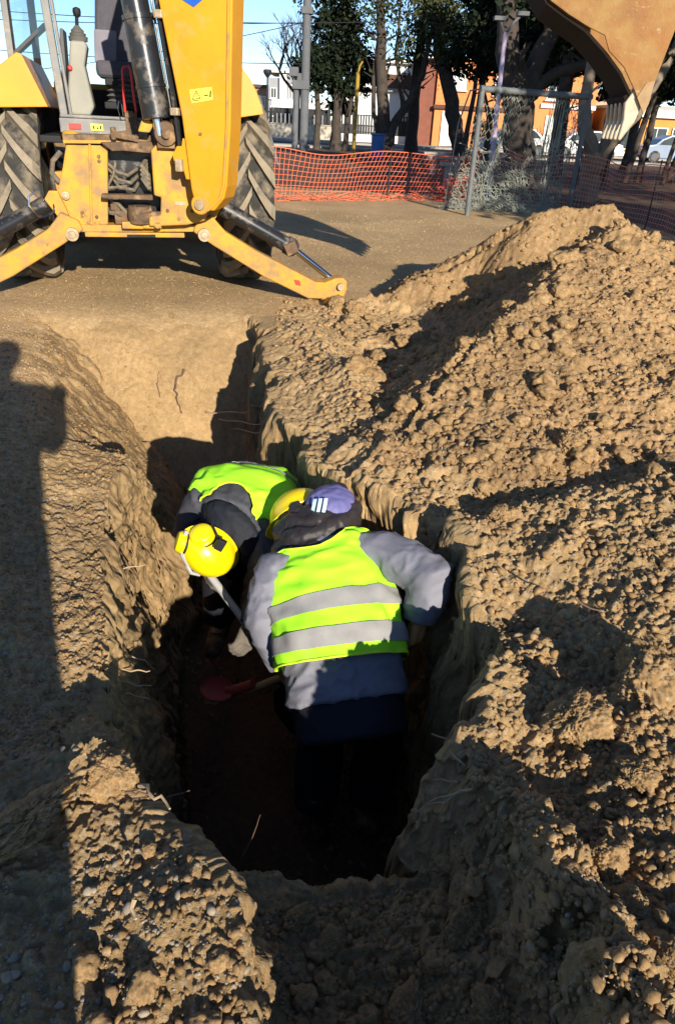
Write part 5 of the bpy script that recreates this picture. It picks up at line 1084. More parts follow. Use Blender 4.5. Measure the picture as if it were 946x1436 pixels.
# unseen trees added just past the right edge of frame to shade the park
for (lab, x, y, s) in (("broad dark unseen tree added beside the heap beyond the right edge", 8.6, 5.2, 1.0), ("tall dark unseen tree added at the park edge beyond the right frame", 11.5, 12.0, 1.25), ("wide dark unseen tree added further along the right park edge", 15.5, 18.5, 1.4)):
    tree(lab, (x, y), [[(0, 0, 0, .30 * s), (.05, 0, 1.8, .26 * s), (0, 0, 4.5 * s, .14 * s)]], [((0, 0, 4.2 * s), (2.3 * s, 2.1 * s, 1.9 * s), 150, 55), ((.3, 0, 6.0 * s), (1.6 * s, 1.6 * s, 1.3 * s), 70, 55)], M_LEAFD, .16, twigs=8)

def bare_tree():
    root = empty("bare_tree", (-3.1, 46, 0), 0, "leafless tree with fine twigs behind the concrete pole", "tree"); m = MB(); tw = MB()
    def grow(p, d, L, r, lev):
        n = 3; pts = [p]; 
        for s in range(n): d = (d + Vector((random.gauss(0, .16), random.gauss(0, .16), random.gauss(.03, .1)))).normalized(); pts.append(pts[-1] + d * L / n)
        (m if lev < 2 else tw).tube(pts, [r, r * .88, r * .76, r * .62], 6 if lev < 3 else 3, caps=False)
        if lev >= 5: return
        for k in range(3 if lev else 5):
            ax = Vector((random.gauss(0, 1), random.gauss(0, 1), random.gauss(0, .6))).normalized(); nd = (d + ax * random.uniform(.5, .95)).normalized(); nd.z += .12
            grow(pts[random.choice((2, 3, 3))], nd.normalized(), L * random.uniform(.58, .78), r * .58, lev + 1)
    grow(Vector((0, 0, 0)), Vector((.02, 0, 1)), 2.6, .17, 0)
    link("trunk", m.mesh("trunk", True), M_BARK, root); link("twigs", tw.mesh("twigs"), M_BARK, root)
bare_tree()
# bush near the orange house
r = empty("red_bush", (8.2, 52, 0), 0, "reddish bush before the orange house wall", "bush"); m = MB(); m.tube([(0, 0, 0), (.05, 0, .7)], [.06, .03], 6); m.build("stem", M_BARK, r); link("foliage", crown_mesh("foliage", [((0, 0, 1.1), (.7, .6, .7), 30, 40)], .13), leaf_mat("reddish_leaf", (.16, .07, .03), (.06, .06, .025)), r)

# ---- street furniture
p = empty("utility_pole", (-2.55, 36, 0), 0, "double grey concrete utility pole with collar joining two posts", "utility pole")
for (x0, x1, zt, rr) in ((-.26, -.22, 2.75, .14), (.14, .22, 9.0, .20)):
    m = MB(); m.tube([(x0, 0, -.1), (x0 + (x1 - x0) * .3, 0, 2.8), (x1, 0, zt)] if zt > 3 else [(x0, 0, -.1), (x1, 0, zt)], [rr, rr * .95, rr * .72] if zt > 3 else [rr, rr * .92], 14); m.build("post", M_CONC, p, smooth=True)
m = MB(); m.box((-.02, 0, 2.62), (.74, .46, .34)); m.build("collar", M_CONC, p, bevel=.03)
m = MB(); m.box((-.33, 0, 3.1), (.40, .4, .34)); m.box((-.08, 0, 2.9), (.2, .3, .3)); m.build("junction_box", M_CONC, p, bevel=.02)
m = MB(); m.box((.2, 0, 5.3), (.48, .46, .26)); m.build("collar", M_CONC, p, bevel=.03)
p = empty("street_lamp", (-3.8, 33.5, 0), 0, "thin black park lamp post with disc head right of the loader", "street lamp")
m = MB(); m.tube([(0, 0, -.05), (.05, 0, 2.75)], [.05, .035], 10); m.build("post", M_IRON, p, smooth=True); m = MB(); m.lathe([(.04, 2.72), (.15, 2.86), (.17, 2.90), (.17, 2.98), (.12, 3.01)], 16, (.05, 0, 0)); m.build("lamp_head", M_IRON, p, smooth=True)
p = empty("brace_pole", (-2.45, 25, 0), 0, "grey slanted steel brace leaning beside the black lamp post", "pole"); m = MB(); m.tube([(0, 0, -.05), (-.62, 0, 1.9)], .05, 10); m.build("tube", M_CONC, p, smooth=True)
p = empty("yellow_pole", (-.12, 31, 0), 0, "yellow painted pole standing before the white house", "pole"); m = MB(); m.tube([(0, 0, -.05), (.03, 0, 2.95)], .075, 12); m.build("tube", M_YPOLE, p, smooth=True); m = MB(); m.tube([(.03, 0, 2.9), (.08, 0, 3.15), (.18, 0, 3.3)], .04, 8); m.build("bracket", M_YPOLE, p, smooth=True)
p = empty("litter_bin", (.82, 31, 0), 0, "blue plastic litter bin at the foot of the forked tree", "bin"); m = MB(); m.lathe([(.24, .1), (.27, .9), (.30, .92), (.30, .97)], 20); m.build("body", M_BIN, p, smooth=True); m = MB(); m.tube([(0, 0, 0), (0, 0, .2)], .05, 8); m.build("foot", M_IRON, p)
p = empty("lamp_post", (2.80, 16.2, 0), 0, "lilac painted lamp post with Y-shaped top behind the goal", "street lamp")
m = MB(); m.tube([(0, 0, -.05), (-.06, 0, 1.6), (-.10, 0, 2.95)], [.055, .048, .042], 12); m.build("post", M_LILAC, p, smooth=True)
m = MB(); m.tube([(-.10, 0, 2.9), (-.20, 0, 3.10), (-.24, 0, 3.14)], .03, 8); m.box((-.24, 0, 3.16), (.22, .18, .07)); m.build("lamp_head", M_CONC, p, bevel=.01)
m = MB(); m.tube([(-.10, 0, 2.9), (.02, 0, 3.10), (.14, 0, 3.22)], .028, 8); m.box((.18, 0, 3.25), (.22, .18, .07)); m.build("lamp_head", M_CONC, p, bevel=.01)
def bench(x, y, rz, label):
    p = empty("concrete_bench", (x, y, 0), rz, label, "bench"); m = MB(); m.box((0, 0, .49), (1.15, .42, .09)); m.build("seat", M_PAVE, p, bevel=.012)
    for s in (-1, 1): m = MB(); m.box((s * .36, 0, .22), (.14, .34, .45)); m.build("leg", M_PAVE, p, bevel=.01)
bench(2.75, 24.5, .1, "concrete bench seen through the orange net, the farther of two"); bench(2.75, 20.3, .1, "concrete bench seen through the orange net, the nearer of two")

def wire(pts, label):
    m = MB(); out = []
    for (a, b) in zip(pts[:-1], pts[1:]):
        a, b = Vector(a), Vector(b)
        for k in range(12): t = k / 12; out.append(a.lerp(b, t) - Vector((0, 0, .5 * 4 * t * (1 - t) * (b - a).length * .03)))
    out.append(Vector(pts[-1])); m.tube(out, .016, 5); o = m.build("power_line", M_IRON); tag(o, label, "wire")
wire([(-30, 34, 5.3), (-2.4, 36, 4.85)], "upper black power line reaching the concrete pole"); wire([(-30, 36, 4.8), (-2.4, 36.2, 4.9), (8, 37, 6)], "long black power line crossing behind the boom"); wire([(-24, 46, 2.4), (-2.4, 36, 4.9)], "power line dropping from the concrete pole to the left"); wire([(-30, 38, 4.2), (-2.5, 36, 3.4)], "low sagging power line left of the concrete pole")

# ---- cars
def car(label, x, y, rz, paint):
    r = empty("parked_car", (x, y, .016), rz, label, "car"); Xv, Yv, Zv = Vector((1, 0, 0)), Vector((0, 1, 0)), Vector((0, 0, 1))
    prof = [(-2.0, .35), (-2.05, .62), (-1.95, .82), (-1.55, .93), (-.95, 1.38), (-.55, 1.46), (.55, 1.45), (1.05, 1.22), (1.35, .96), (1.95, .84), (2.1, .62), (2.08, .33), (1.7, .26), (-1.7, .26)]
    m = MB(); m.prism(prof, (0, -.82, 0), Xv, Zv, Yv * 1.64); m.build("body", paint, r, bevel=.06, seg=3)
    for s in (-1, 1):
        for P in ([(-1.35, .95), (-.88, 1.33), (-.5, 1.39), (-.15, 1.39), (-.15, .95)], [(-.07, .95), (-.07, 1.39), (.5, 1.37), (.95, 1.17), (1.15, .95)]):
            m = MB(); m.prism(P, (0, s * .825 - .004, 0), Xv, Zv, Yv * .008); m.build("side_window", M_WGL, r)
        for wx in (-1.28, 1.28):
            m = MB(); m.lathe([(.19, -.10), (.31, -.10), (.325, -.06), (.325, .06), (.31, .10), (.19, .10)], 24, (wx, s * .75, .325), Matrix.Rotation(math.pi / 2, 3, 'X')); w = m.build("wheel", M_RUB, r, smooth=True)
            m = MB(); m.lathe([(.20, -.105), (.17, -.11), (.05, -.09), (.05, .09), (.17, .11), (.20, .105)], 18, (wx, s * .75, .325), Matrix.Rotation(math.pi / 2, 3, 'X')); m.build("rim", M_CONC, w, smooth=True)
        m = MB(); m.box((2.02, s * .6, .70), (.10, .28, .12)); m.build("headlight", M_FRAME, r, bevel=.02); m = MB(); m.box((-2.0, s * .62, .75), (.08, .2, .16)); m.build("tail_light", M_RED, r, bevel=.02)
    m = MB(); m.prism([(1.06, 1.20), (1.30, .985), (1.32, 1.0), (1.08, 1.225)], (0, -.68, 0), Xv, Zv, Yv * 1.36); m.build("windscreen", M_WGL, r)
M_SILV = mat("silver_paint", (.48, .49, .50), None, 2, rough=.3, spec=.5); M_WCAR = mat("white_car_paint", (.70, .70, .70), None, 2, rough=.3, spec=.5); M_BCAR = mat("blue_car_paint", (.20, .26, .36), None, 2, rough=.3, spec=.5)
car("silver car parked behind the goal's left half", 9.0, 46, math.pi, M_SILV); car("white car parked behind the goal's right half", 13.0, 46, math.pi, M_WCAR); car("blue-grey car parked before the orange shopfront", 18.2, 46.2, math.pi, M_BCAR)

# ---- orange plastic net fence
def net_fence(label, path, h, cell=.085, slant=None, post_every=2.6, netm=None, wd=.010, low=True):
    r = empty("net_fence", (path[0][0], path[0][1], 0), 0, label, "fence"); o = Vector((path[0][0], path[0][1], 0))
    P = [Vector((x, y, 0)) - o for x, y in path]; L = [0]
    for a, b in zip(P[:-1], P[1:]): L.append(L[-1] + (b - a).length)
    def at(s):
        for i in range(len(L) - 1):
            if s <= L[i + 1] or i == len(L) - 2: f = (s - L[i]) / (L[i + 1] - L[i]); return P[i].lerp(P[i + 1], f), (P[i + 1] - P[i]).normalized()
    def pt(s, z):
        sh = slant(s) * z if slant else 0; ss = min(L[-1], max(0, s + sh)); q, d = at(ss); n = Vector((-d.y, d.x, 0)); sag = 1 - .05 * (1 - math.cos(2 * math.pi * ss / post_every)) - .04 * mnoise.noise(Vector((ss * .8, 0, 1.5)))
        return q + n * (.06 * mnoise.noise(Vector((ss * 1.1, z * 1.5, 0))) + .02 * math.sin(ss * 9 + z * 4)) + Vector((0, 0, z * sag)), n
    m = MB(); ns = int(L[-1] / cell); nz = int(h / cell)
    def ribbon(A, B, up):
        pass
    for j in range(nz + 1):
        z = h * j / nz; w = wd * (1.8 if j in (0, nz) else 1.0)
        for i in range(ns):
            (a, n), (b, _) = pt(i * cell, z), pt((i + 1) * cell, z); m.add([a - Vector((0, 0, w / 2)), b - Vector((0, 0, w / 2)), b + Vector((0, 0, w / 2)), a + Vector((0, 0, w / 2))], [(0, 1, 2, 3)])
    for i in range(ns + 1):
        s = i * cell
        for j in range(nz):
            (a, n), (b, _) = pt(s, h * j / nz), pt(s, h * (j + 1) / nz); q, d = at(min(s, L[-1])); d = d * wd * .6; m.add([a - d, a + d, b + d, b - d], [(0, 1, 2, 3)])
    nn = link("netting", m.mesh("netting"), netm or M_NETO, r); nn["kind"] = "stuff"
    if low:
        m = MB()
        for k in range(ns * 5):
            s = random.uniform(0, L[-1]); z = abs(random.gauss(0, .07)) + .01; q, d = at(s); n = Vector((-d.y, d.x, 0)); a = q + n * random.uniform(-.16, .06) + Vector((0, 0, z)); e_ = Vector((random.gauss(0, 1), random.gauss(0, .5), random.gauss(0, .25))).normalized() * random.uniform(.08, .2); m.add([a - Vector((0, 0, .005)), a + e_ - Vector((0, 0, .005)), a + e_ + Vector((0, 0, .006)), a + Vector((0, 0, .006))], [(0, 1, 2, 3)])
        f = link("folded_netting", m.mesh("folded_netting"), netm or M_NETO, r); f["kind"] = "stuff"
    k = 0.0
    while k <= L[-1] + .01:
        q, d = at(min(k, L[-1])); m = MB(); m.tube([q + Vector((0, 0, -.2)), q + Vector((.02, 0, h + .06))], .012, 6); m.build("post", M_IRON, r); k += post_every
    return r
net_fence("orange plastic safety net strung left of the goal behind the loader", [(-9, 11.6), (-1.6, 14.1), (2.15, 16.2)], .88, slant=lambda s: max(0, (s - 7.2)) * .16, wd=.0075)
net_fence("orange safety net in shade behind the heap at right", [(3.0, 17.2), (4.55, 14.2), (4.85, 11.2), (5.8, 7.0)], .98, cell=.075, low=False, netm=mat("faded_net", (.62, .20, .13), (.52, .16, .10), 6, rough=.6), wd=.0095)
def net_bundle():
    r = empty("net_bundle", (2.2, 15.6, 0), 0, "bunched-up red orange netting hanging beside the goal's left post", "netting"); m = MB()
    for k in range(900):
        t = random.random(); c = Vector((.35 * t - .25 + random.gauss(0, .16 * (1.1 - t)), random.gauss(0, .12), .05 + .85 * t + random.gauss(0, .05))); e_ = Vector((random.gauss(.5, .5), random.gauss(0, .3), random.gauss(.3, .6))).normalized() * random.uniform(.06, .16); w = Vector((0, 0, .006)); m.add([c - w, c + e_ - w, c + e_ + w, c + w], [(0, 1, 2, 3)])
    o = link("strands", m.mesh("strands"), mat("red_net", (.60, .07, .04), None, 6, rough=.6), r); o["kind"] = "stuff"
    m = MB(); m.tube([(-.35, 0, .06), (-.05, -.05, .10), (.15, 0, .35), (.22, 0, .85)], [.03, .04, .04, .02], 8); m.build("rolled_edge", mat("red_net_roll", (.55, .06, .04), None, 20, rough=.7, bump=.6), r, smooth=True)
net_bundle()

def goal():
    A, B = Vector((1.98, 13.35, 0)), Vector((3.98, 14.3, 0)); r = empty("football_goal", A, 0, "small dark steel football goal with torn tangled net", "goal"); B = B - A; H = 1.90; d = B.normalized(); n = Vector((-d.y, d.x, 0)); up = Vector((0, 0, 1))
    for q in (Vector(), B): m = MB(); m.tube([q - up * .1, q + up * H], .045, 12); m.build("post", M_GOAL, r, smooth=True)
    m = MB(); m.tube([up * H - d * .045, B + up * H + d * .045], .048, 12); m.build("crossbar", M_GOAL, r, smooth=True)
    for q in (Vector(), B):
        m = MB(); m.tube([q + up * H, q + up * (H - .02) + n * .35, q + up * (H - .5) + n * .6, q + n * .75 + up * .05], .013, 8); m.build("back_stay", M_GOAL, r, smooth=True)
    m = MB(); m.tube([n * .75 + up * .05, B + n * .75 + up * .05], .015, 8); m.build("base_bar", M_GOAL, r, smooth=True)
    net = MB(); L = B.length
    def q(u, v):
        s = u * L; w = mnoise.noise_vector(Vector((u * 5, v * 4, 2.0))); w2 = mnoise.noise_vector(Vector((u * 14, v * 12, 7.0)))
        sagx = .16 * (v ** 1.3) * math.sin(u * 7) ; z = H * (1 - v) * (1 - .0 * v)
        return d * max(.03, min(L - .02, s + sagx * .5 + w.x * .14 * v + w2.x * .05)) + n * (.05 + .75 * v * (.5 + .5 * math.sin(u * 5.0 + 1)) + w.y * .15 * v) + up * max(.03, z + w.z * .16 * v + w2.z * .05)
    nu, nv = 30, 30
    def strand(a, b, w=.0045):
        e_ = (b - a); s = e_.cross(Vector((0, -1, .3))).normalized() * w; net.add([a - s, a + s, b + s, b - s], [(0, 1, 2, 3)])
    for i in range(nu):
        for j in range(nv):
            u, v = i / nu, j / nv; tear = mnoise.noise(Vector((u * 4.0 + 3, v * 3.5, .5))); thin = .10 if v < .55 else .45
            if tear > thin: continue
            o = .5 / nu * (j % 2); a = q(u + o, v); b = q(u + .5 / nu - o + (.5 / nu if j % 2 else 0) * 0 + (.0), v + 1 / nv) if j % 2 == 0 else q(u, v + 1 / nv)
            c = q(u + 1.0 / nu - (.5 / nu if j % 2 == 0 else 0), v + 1 / nv)
            strand(a, b); strand(a, c)
    for k in range(2600):
        v = 1 - abs(random.gauss(0, .22)); u = random.random()
        if v < .35 or (u > .62 and random.random() < .55): continue
        a = q(u, v); net.add(*(lambda e_, s: ([a - s, a + e_ - s, a + e_ + s, a + s], [(0, 1, 2, 3)]))(Vector((random.gauss(0, 1), random.gauss(0, .4), random.gauss(0, .8))).normalized() * random.uniform(.05, .16), Vector((.0025, 0, .0035))))
    for k in range(60):
        u = random.choice((.68, .75, .8, .3, .97)) + random.gauss(0, .02); v0 = random.uniform(0, .5); strand(q(u, v0), q(u + random.gauss(0, .015), min(1, v0 + random.uniform(.2, .5))), .005)
    for k in range(110):
        t = k / 110; a = d * (t * L) + up * H; ph = k * 1.3; e1 = Vector((0, math.cos(ph), math.sin(ph))) * .056; e2 = Vector((0, math.cos(ph + 1.6), math.sin(ph + 1.6))) * .056; strand(a + e1, a + e2 + d * .02, .006)
    for k in range(60):
        a = B + n * random.uniform(0, .5) + up * (H * random.uniform(.55, 1)); strand(a, a + Vector((random.gauss(0, .12), random.gauss(0, .1), random.gauss(-.1, .12))), .005)
    o = link("net", net.mesh("net"), M_NETG, r); o["kind"] = "stuff"
goal()
# ------------------------------------------------------------------ clods, stones, pebbles, roots
M_STONE = mat("pebble_stone", (.24, .20, .155), (.15, .127, .10), 9, rough=.8, bump=.15, bscale=60)
M_STONE2 = mat("pale_pebble", (.29, .235, .17), (.20, .163, .12), 9, rough=.75, bump=.1, bscale=60)
M_CLOD = soil_mat("clod_soil", (.335, .210, .096), (.24, .15, .07), (.36, .275, .175), .10)
M_ROOT = mat("dry_root", (.40, .30, .19), (.26, .18, .11), 12, rough=.85)
M_ROOTD = mat("dark_root", (.13, .075, .05), (.08, .05, .035), 12, rough=.85)

def ico(sub):
    bm = bmesh.new(); bmesh.ops.create_icosphere(bm, subdivisions=sub, radius=1.0); bm.verts.ensure_lookup_table()
    V = np.array([v.co[:] for v in bm.verts]); F = np.array([[v.index for v in f.verts] for f in bm.faces]); bm.free(); return V, F
def lump(V, seed, a=.22, f=1.3, sq=(1, 1, .7), fine=0.0):
    out = []
    for p in V:
        q = Vector(p) * f + Vector((seed * 7.3, seed * 3.1, seed * 1.7)); k = 1 + a * 2 * mnoise.noise(q) + a * mnoise.noise(q * 2.2)
        if fine: k += fine * (1.2 * mnoise.noise(q * 4) - 1.1 * abs(mnoise.noise(q * 8)) - .8 * abs(mnoise.noise(q * 17)) + .5 * mnoise.noise(q * 34))
        out.append((p[0] * k * sq[0], p[1] * k * sq[1], p[2] * k * sq[2]))
    return np.array(out)
V1, F1 = ico(1); V2, F2 = ico(2); V0, F0 = ico(1); V5, F5 = ico(6); V4, F4 = ico(4)
SH0 = [lump(V0 * 1.0, s, .30, 1.1, (1, .85, .65)) for s in range(12)]
SHR = [lump(V1, s + 40, .24, 1.0, (1, .78, .6)) for s in range(8)]

def zgrid(x, y):
    """surface height at many points"""
    return terrain(np.array(x)[None, :].astype(float), np.array(y)[None, :].astype(float))[0]

# -- bulk gravel and crumbs: far too many to pick apart
def sample(n, s0, s1, y0, y1, power=1.0):
    """points spread evenly as the eye meets them"""
    u = RNG.random(n); D0, D1 = y0 + .75, y1 + .75; y = D0 * (D1 / D0) ** u - .75; s = s0 + (s1 - s0) * RNG.random(n); return s * (.87 * y + .65), y
def rot_rand(n):
    q = RNG.normal(size=(n, 4)); q /= np.linalg.norm(q, axis=1)[:, None]; w, x, y, z = q.T
    return np.stack([np.stack([1 - 2 * (y * y + z * z), 2 * (x * y - z * w), 2 * (x * z + y * w)], -1), np.stack([2 * (x * y + z * w), 1 - 2 * (x * x + z * z), 2 * (y * z - x * w)], -1), np.stack([2 * (x * z - y * w), 2 * (y * z + x * w), 1 - 2 * (x * x + y * y)], -1)], 1)
def scatter(name, x, y, size, shapes, F, m, sink=.25, parent=None):
    n = len(x); z = zgrid(x, y); R = rot_rand(n); k = RNG.integers(0, len(shapes), n); S = np.array(shapes)[k]
    V = np.einsum('nij,nvj->nvi', R, S) * size[:, None, None]; V[:, :, 2] *= .8
    V += np.stack([x, y, z - size * sink + size * .3], -1)[:, None, :]
    nv = S.shape[1]; FF = (F[None, :, :] + (np.arange(n) * nv)[:, None, None]).reshape(-1, 3)
    o = link(name, mesh_np(name, V.reshape(-1, 3), FF), m, parent); o["kind"] = "stuff"; return o

def keep_dry(x, y, lo=-.5):
    a = AX[0] * x + AX[1] * y; b = BX[0] * x + BX[1] * y; inpit = (a > 1.0) & (a < 5.3) & (b > -.35) & (b < 1.0); return ~inpit
x, y = sample(9000, -.60, .05, .45, 5.0); k = keep_dry(x, y) & (x < -.05) ; x, y = x[k], y[k]
g1 = scatter("gravel", x, y, (.0016 + .0050 * RNG.random(len(x)) ** 4) * (.9 + .35 * y), SHR, F1, M_STONE); tag(g1, "fine grey gravel strewn on the ground left of the trench", "gravel")
x, y = sample(1300, -.55, .1, .45, 2.2); k = keep_dry(x, y) & (x < -.05); x, y = x[k], y[k]
g2 = scatter("gravel", x, y, .0025 + .005 * RNG.random(len(x)) ** 3, SHR, F1, M_STONE2); tag(g2, "pale rounded pebbles mixed into the gravel left of the trench", "gravel")
x, y = sample(34000, -.1, .60, .5, 6.2); b_ = BX[0] * x + BX[1] * y; k = ((b_ > .95 - .06 * np.clip(y - 2.2, 0, 3)) | ((y < 1.2) & (x > .42))) & (vnoise(x / .35, y / .35, 401) + .9 * RNG.random(len(x)) > .12); x, y = x[k], y[k]
c1 = scatter("soil_crumbs", x, y, (.0018 + .018 * RNG.random(len(x)) ** 6) * (.75 + .17 * y), SH0, F0, M_HEAP, .1); tag(c1, "small crumbs of loose brown soil over the heap and right bank", "soil crumbs")
x, y = sample(1300, -.30, .1, .5, 1.25); k = keep_dry(x, y) & (x < -.06); x, y = x[k], y[k]
c2 = scatter("soil_crumbs", x, y, .003 + .010 * RNG.random(len(x)) ** 2.2, SH0, F0, M_HEAP, .1); tag(c2, "small crumbs of loose soil on the bank left of the near cut", "soil crumbs")
x, y = sample(5200, -.12, .50, .5, 1.5); b_ = AX[0] * x + AX[1] * y; k = (b_ < 1.0) | (x > .36); x, y = x[k], y[k]; c3 = scatter("soil_crumbs", x, y, .003 + .012 * RNG.random(len(x)) ** 2.5, SH0, F0, M_HEAP, .1); tag(c3, "crumbs of soil lying in the shaded near cut", "soil crumbs")
x, y = sample(10000, -.56, -.27, 1.2, 5.2); c4 = scatter("soil_crumbs", x, y, (.0022 + .007 * RNG.random(len(x)) ** 4) * (.75 + .17 * y), SH0, F0, M_HEAP, .1); tag(c4, "fine crumbs of soil along the left edge of the trench", "soil crumbs")
x, y = sample(5000, .0, .60, .5, 4.0); b_ = BX[0] * x + BX[1] * y; k = (b_ > .98) | ((y < 1.1) & (x > .42)); x, y = x[k], y[k]
g5 = scatter("gravel", x, y, (.0025 + .006 * RNG.random(len(x)) ** 3) * (.8 + .2 * y), SHR, F1, M_STONE2, .15); tag(g5, "grey and pinkish pebbles mixed into the soil of the right bank", "gravel")
x, y = sample(15000, -.58, .3, 5.2, 13.0); k = keep_dry(x, y); x, y = x[k], y[k]
g3 = scatter("gravel", x, y, (.003 + .005 * RNG.random(len(x)) ** 3) * (.6 + .10 * y), SHR, F1, M_GROUND, .2); tag(g3, "small grit and pebbles on the packed ground around the loader", "gravel")

# -- clods and stones one can pick out
CLODM = []
for s in range(10):
    Vv = lump(V4, s + 70, .22, .9, (1, .9, .75), .13); me = mesh_np("clod", Vv, F4); me.polygons.foreach_set("use_smooth", np.ones(len(F4), dtype=bool)); me.materials.append(M_CLOD); CLODM.append(me)
BIGM = []
for s in range(4):
    Vv = lump(V5, s + 170, .20, .9, (1, .9, .8), .15); me = mesh_np("clod", Vv, F5); me.polygons.foreach_set("use_smooth", np.ones(len(F5), dtype=bool)); me.materials.append(M_CLOD); BIGM.append(me)
SMALLM = []
for s in range(10):
    Vv = lump(V2, s + 20, .26, 1.1, (1, .88, .72), .08); me = mesh_np("clod", Vv, F2); me.materials.append(M_CLOD); SMALLM.append(me)
STONEM = []
for s in range(8):
    Vv = lump(V2, s + 120, .22, 1.0, (1, .8, .6)); me = mesh_np("stone", Vv, F2); me.polygons.foreach_set("use_smooth", np.ones(len(F2), dtype=bool)); me.materials.append(M_STONE2 if s % 2 else M_STONE); STONEM.append(me)
def place(me, name, x, y, size, parent, rz=None, sink=.3, sc=(1, 1, 1), tilt=.5, z=None):
    o = bpy.data.objects.new(name, me); COL.objects.link(o); zz = height(x, y) if z is None else z
    o.location = (x, y, zz + size * (.55 - sink)); o.scale = (size * sc[0], size * sc[1], size * sc[2]); o.rotation_euler = (random.uniform(-tilt, tilt), random.uniform(-tilt, tilt), random.uniform(0, 6.28) if rz is None else rz); o.parent = parent; return o
# large named-by-shape clods of the foreground (ground positions in metres)
BIG = [(.66, 1.385, .085, (1, 1, 1)), (.90, 1.50, .115, (1, 1.1, .9)), (.60, .98, .060, (1, 1, 1)), (.62, .86, .055, (1, .9, 1)), (.33, .925, .050, (1.1, .8, 1.2)), (.20, .78, .055, (.7, 1.2, .9)), (-.58, 1.22, .085, (1.3, 1, .55)), (-.48, 1.10, .06, (1, 1, .7)), (-.62, .98, .11, (1, 1.1, .35)),
       (1.02, 2.92, .075, (1, 1, 1)), (-.10, 5.80, .11, (1, 1, .9)), (.05, 5.68, .09, (1, 1, .9)), (.36, .74, .05, (1, 1, 1)), (.10, .70, .04, (1, 1, 1)), (.66, .74, .06, (1, 1, .8)), (-.04, .99, .045, (.6, 1.2, .9)), (.03, .93, .04, (.6, 1.1, .6)), (-.16, .90, .05, (1, 1, .8)), (.62, 2.32, .06, (1, 1, 1)), (.9, 2.75, .06, (1, 1, .8)), (.75, 1.2, .05, (1, 1, 1))]
for i, (x, y, s, sc) in enumerate(BIG): place(BIGM[i % 4], "clod", x, y, s, HEAP if y > 2.7 and x > 0 else GROUND, sc=sc, sink=.35)
xs, ys_ = sample(700, .0, .56, 2.6, 5.6); n = 0
for x, y in zip(xs, ys_):
    b_ = BX[0] * x + BX[1] * y
    if b_ < .98 or n >= 210: continue
    s = random.choice((.016, .02, .024, .03, .038, .05)) * (.8 + .12 * y); place(SMALLM[n % 10] if s < .035 else CLODM[n % 10], "clod", float(x), float(y), s, HEAP); n += 1
xs, ys_ = sample(260, -.32, .56, .5, 2.4); n = 0
for x, y in zip(xs, ys_):
    a_ = AX[0] * x + AX[1] * y; b_ = BX[0] * x + BX[1] * y
    if (a_ > 1.0 and -.2 < b_ < 1.0) or (x < -.55) or n >= 130: continue
    s = random.choice((.010, .013, .016, .02, .028)); place(SMALLM[n % 10] if s < .02 else CLODM[n % 10], "clod", float(x), float(y), s, GROUND); n += 1
xs, ys_ = sample(260, -.50, -.02, .5, 1.6); n = 0
for x, y in zip(xs, ys_):
    a_ = AX[0] * x + AX[1] * y; b_ = BX[0] * x + BX[1] * y
    if (a_ > 1.0 and b_ > -.2) or x > -.1 or n >= 120: continue
    place(STONEM[n % 8], "stone", float(x), float(y), random.choice((.004, .005, .006, .008, .011)), GROUND, sink=.2); n += 1

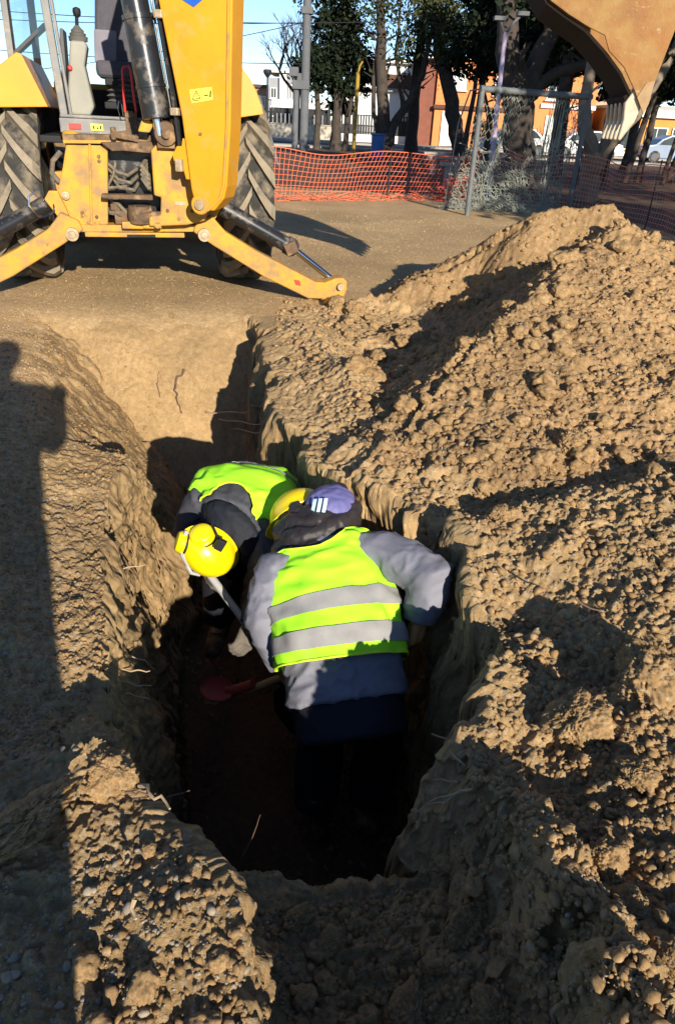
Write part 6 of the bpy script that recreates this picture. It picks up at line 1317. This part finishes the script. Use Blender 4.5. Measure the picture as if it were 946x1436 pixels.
# -- roots and twigs
def root_piece(pts, r, m, parent=TRENCH):
    P = [Vector(p) for p in pts]; out = []
    for a, b in zip(P[:-1], P[1:]):
        for k in range(3): out.append(a.lerp(b, k / 3) + Vector((random.gauss(0, 1), random.gauss(0, 1), random.gauss(0, 1))) * r * .8)
    out.append(P[-1]); mb = MB(); mb.tube(out, [r * (1 - .6 * i / len(out)) for i in range(len(out))], 6); return mb.build("root", m, parent, smooth=True)
for pts, r, m in (
    ([(-.87, 2.24, -.20), (-.79, 2.25, -.19), (-.73, 2.27, -.185)], .004, M_ROOT), ([(-.69, 1.74, -.24), (-.62, 1.73, -.235), (-.58, 1.74, -.24)], .0035, M_ROOT), ([(-.68, 1.69, -.25), (-.63, 1.69, -.255), (-.57, 1.71, -.275)], .0035, M_ROOT), ([(-.66, 1.70, -.30), (-.61, 1.70, -.315), (-.58, 1.71, -.34)], .003, M_ROOT), ([(-.71, 1.88, -.30), (-.64, 1.89, -.33), (-.62, 1.91, -.39)], .003, M_ROOT),
    ([(-1.185, 5.04, -.31), (-1.224, 4.965, -.37), (-1.224, 4.90, -.43), (-1.194, 4.86, -.50), (-1.165, 4.805, -.56)], .009, M_ROOTD), ([(-1.37, 5.02, -.33), (-1.36, 4.93, -.40), (-1.33, 4.86, -.47)], .005, M_ROOTD),
    ([(-.985, 4.84, -.56), (-.80, 4.72, -.50), (-.63, 4.50, -.40), (-.53, 4.33, -.30)], .006, M_ROOT), ([(-.90, 4.82, -.60), (-.72, 4.62, -.52), (-.55, 4.2, -.38), (-.45, 3.90, -.24)], .006, M_ROOT), ([(-.78, 4.75, -.64), (-.58, 4.25, -.45), (-.42, 3.68, -.20), (-.33, 3.58, -.17)], .005, M_ROOT), ([(-.62, 4.45, -.36), (-.58, 4.30, -.28), (-.50, 4.25, -.27)], .004, M_ROOT),
    ([(.43, 1.46, -.16), (.36, 1.44, -.17), (.30, 1.46, -.165)], .0045, M_ROOT), ([(.36, 1.17, -.04), (.29, 1.20, -.11), (.24, 1.22, -.20)], .0035, M_ROOT), ([(.35, 1.18, -.05), (.30, 1.18, -.10), (.26, 1.20, -.14)], .003, M_ROOT), ([(.34, 1.23, -.09), (.285, 1.27, -.13)], .003, M_ROOT), ([(.35, 1.25, -.05), (.32, 1.28, -.04)], .003, M_ROOT),
    ([(-.20, 1.16, -.33), (-.17, 1.21, -.28), (-.16, 1.23, -.25)], .0016, M_ROOTD), ([(-.36, 1.10, -.04), (-.31, 1.12, -.035)], .0018, M_ROOTD)):
    root_piece(pts, r, m)
for pts, r, m in (([(-.395, 1.06, .055), (-.355, 1.01, .075), (-.315, .975, .085)], .005, M_ROOT), ([(-.415, 1.0, .095), (-.385, 1.01, .085), (-.36, 1.03, .06)], .004, M_ROOTD), ([(-.330, .765, .10), (-.320, .74, .09)], .005, M_ROOT), ([(.72, 1.75, .12), (.80, 1.73, .10)], .004, M_ROOTD)):
    o = root_piece(pts, r, m, GROUND); o.name = "twig"
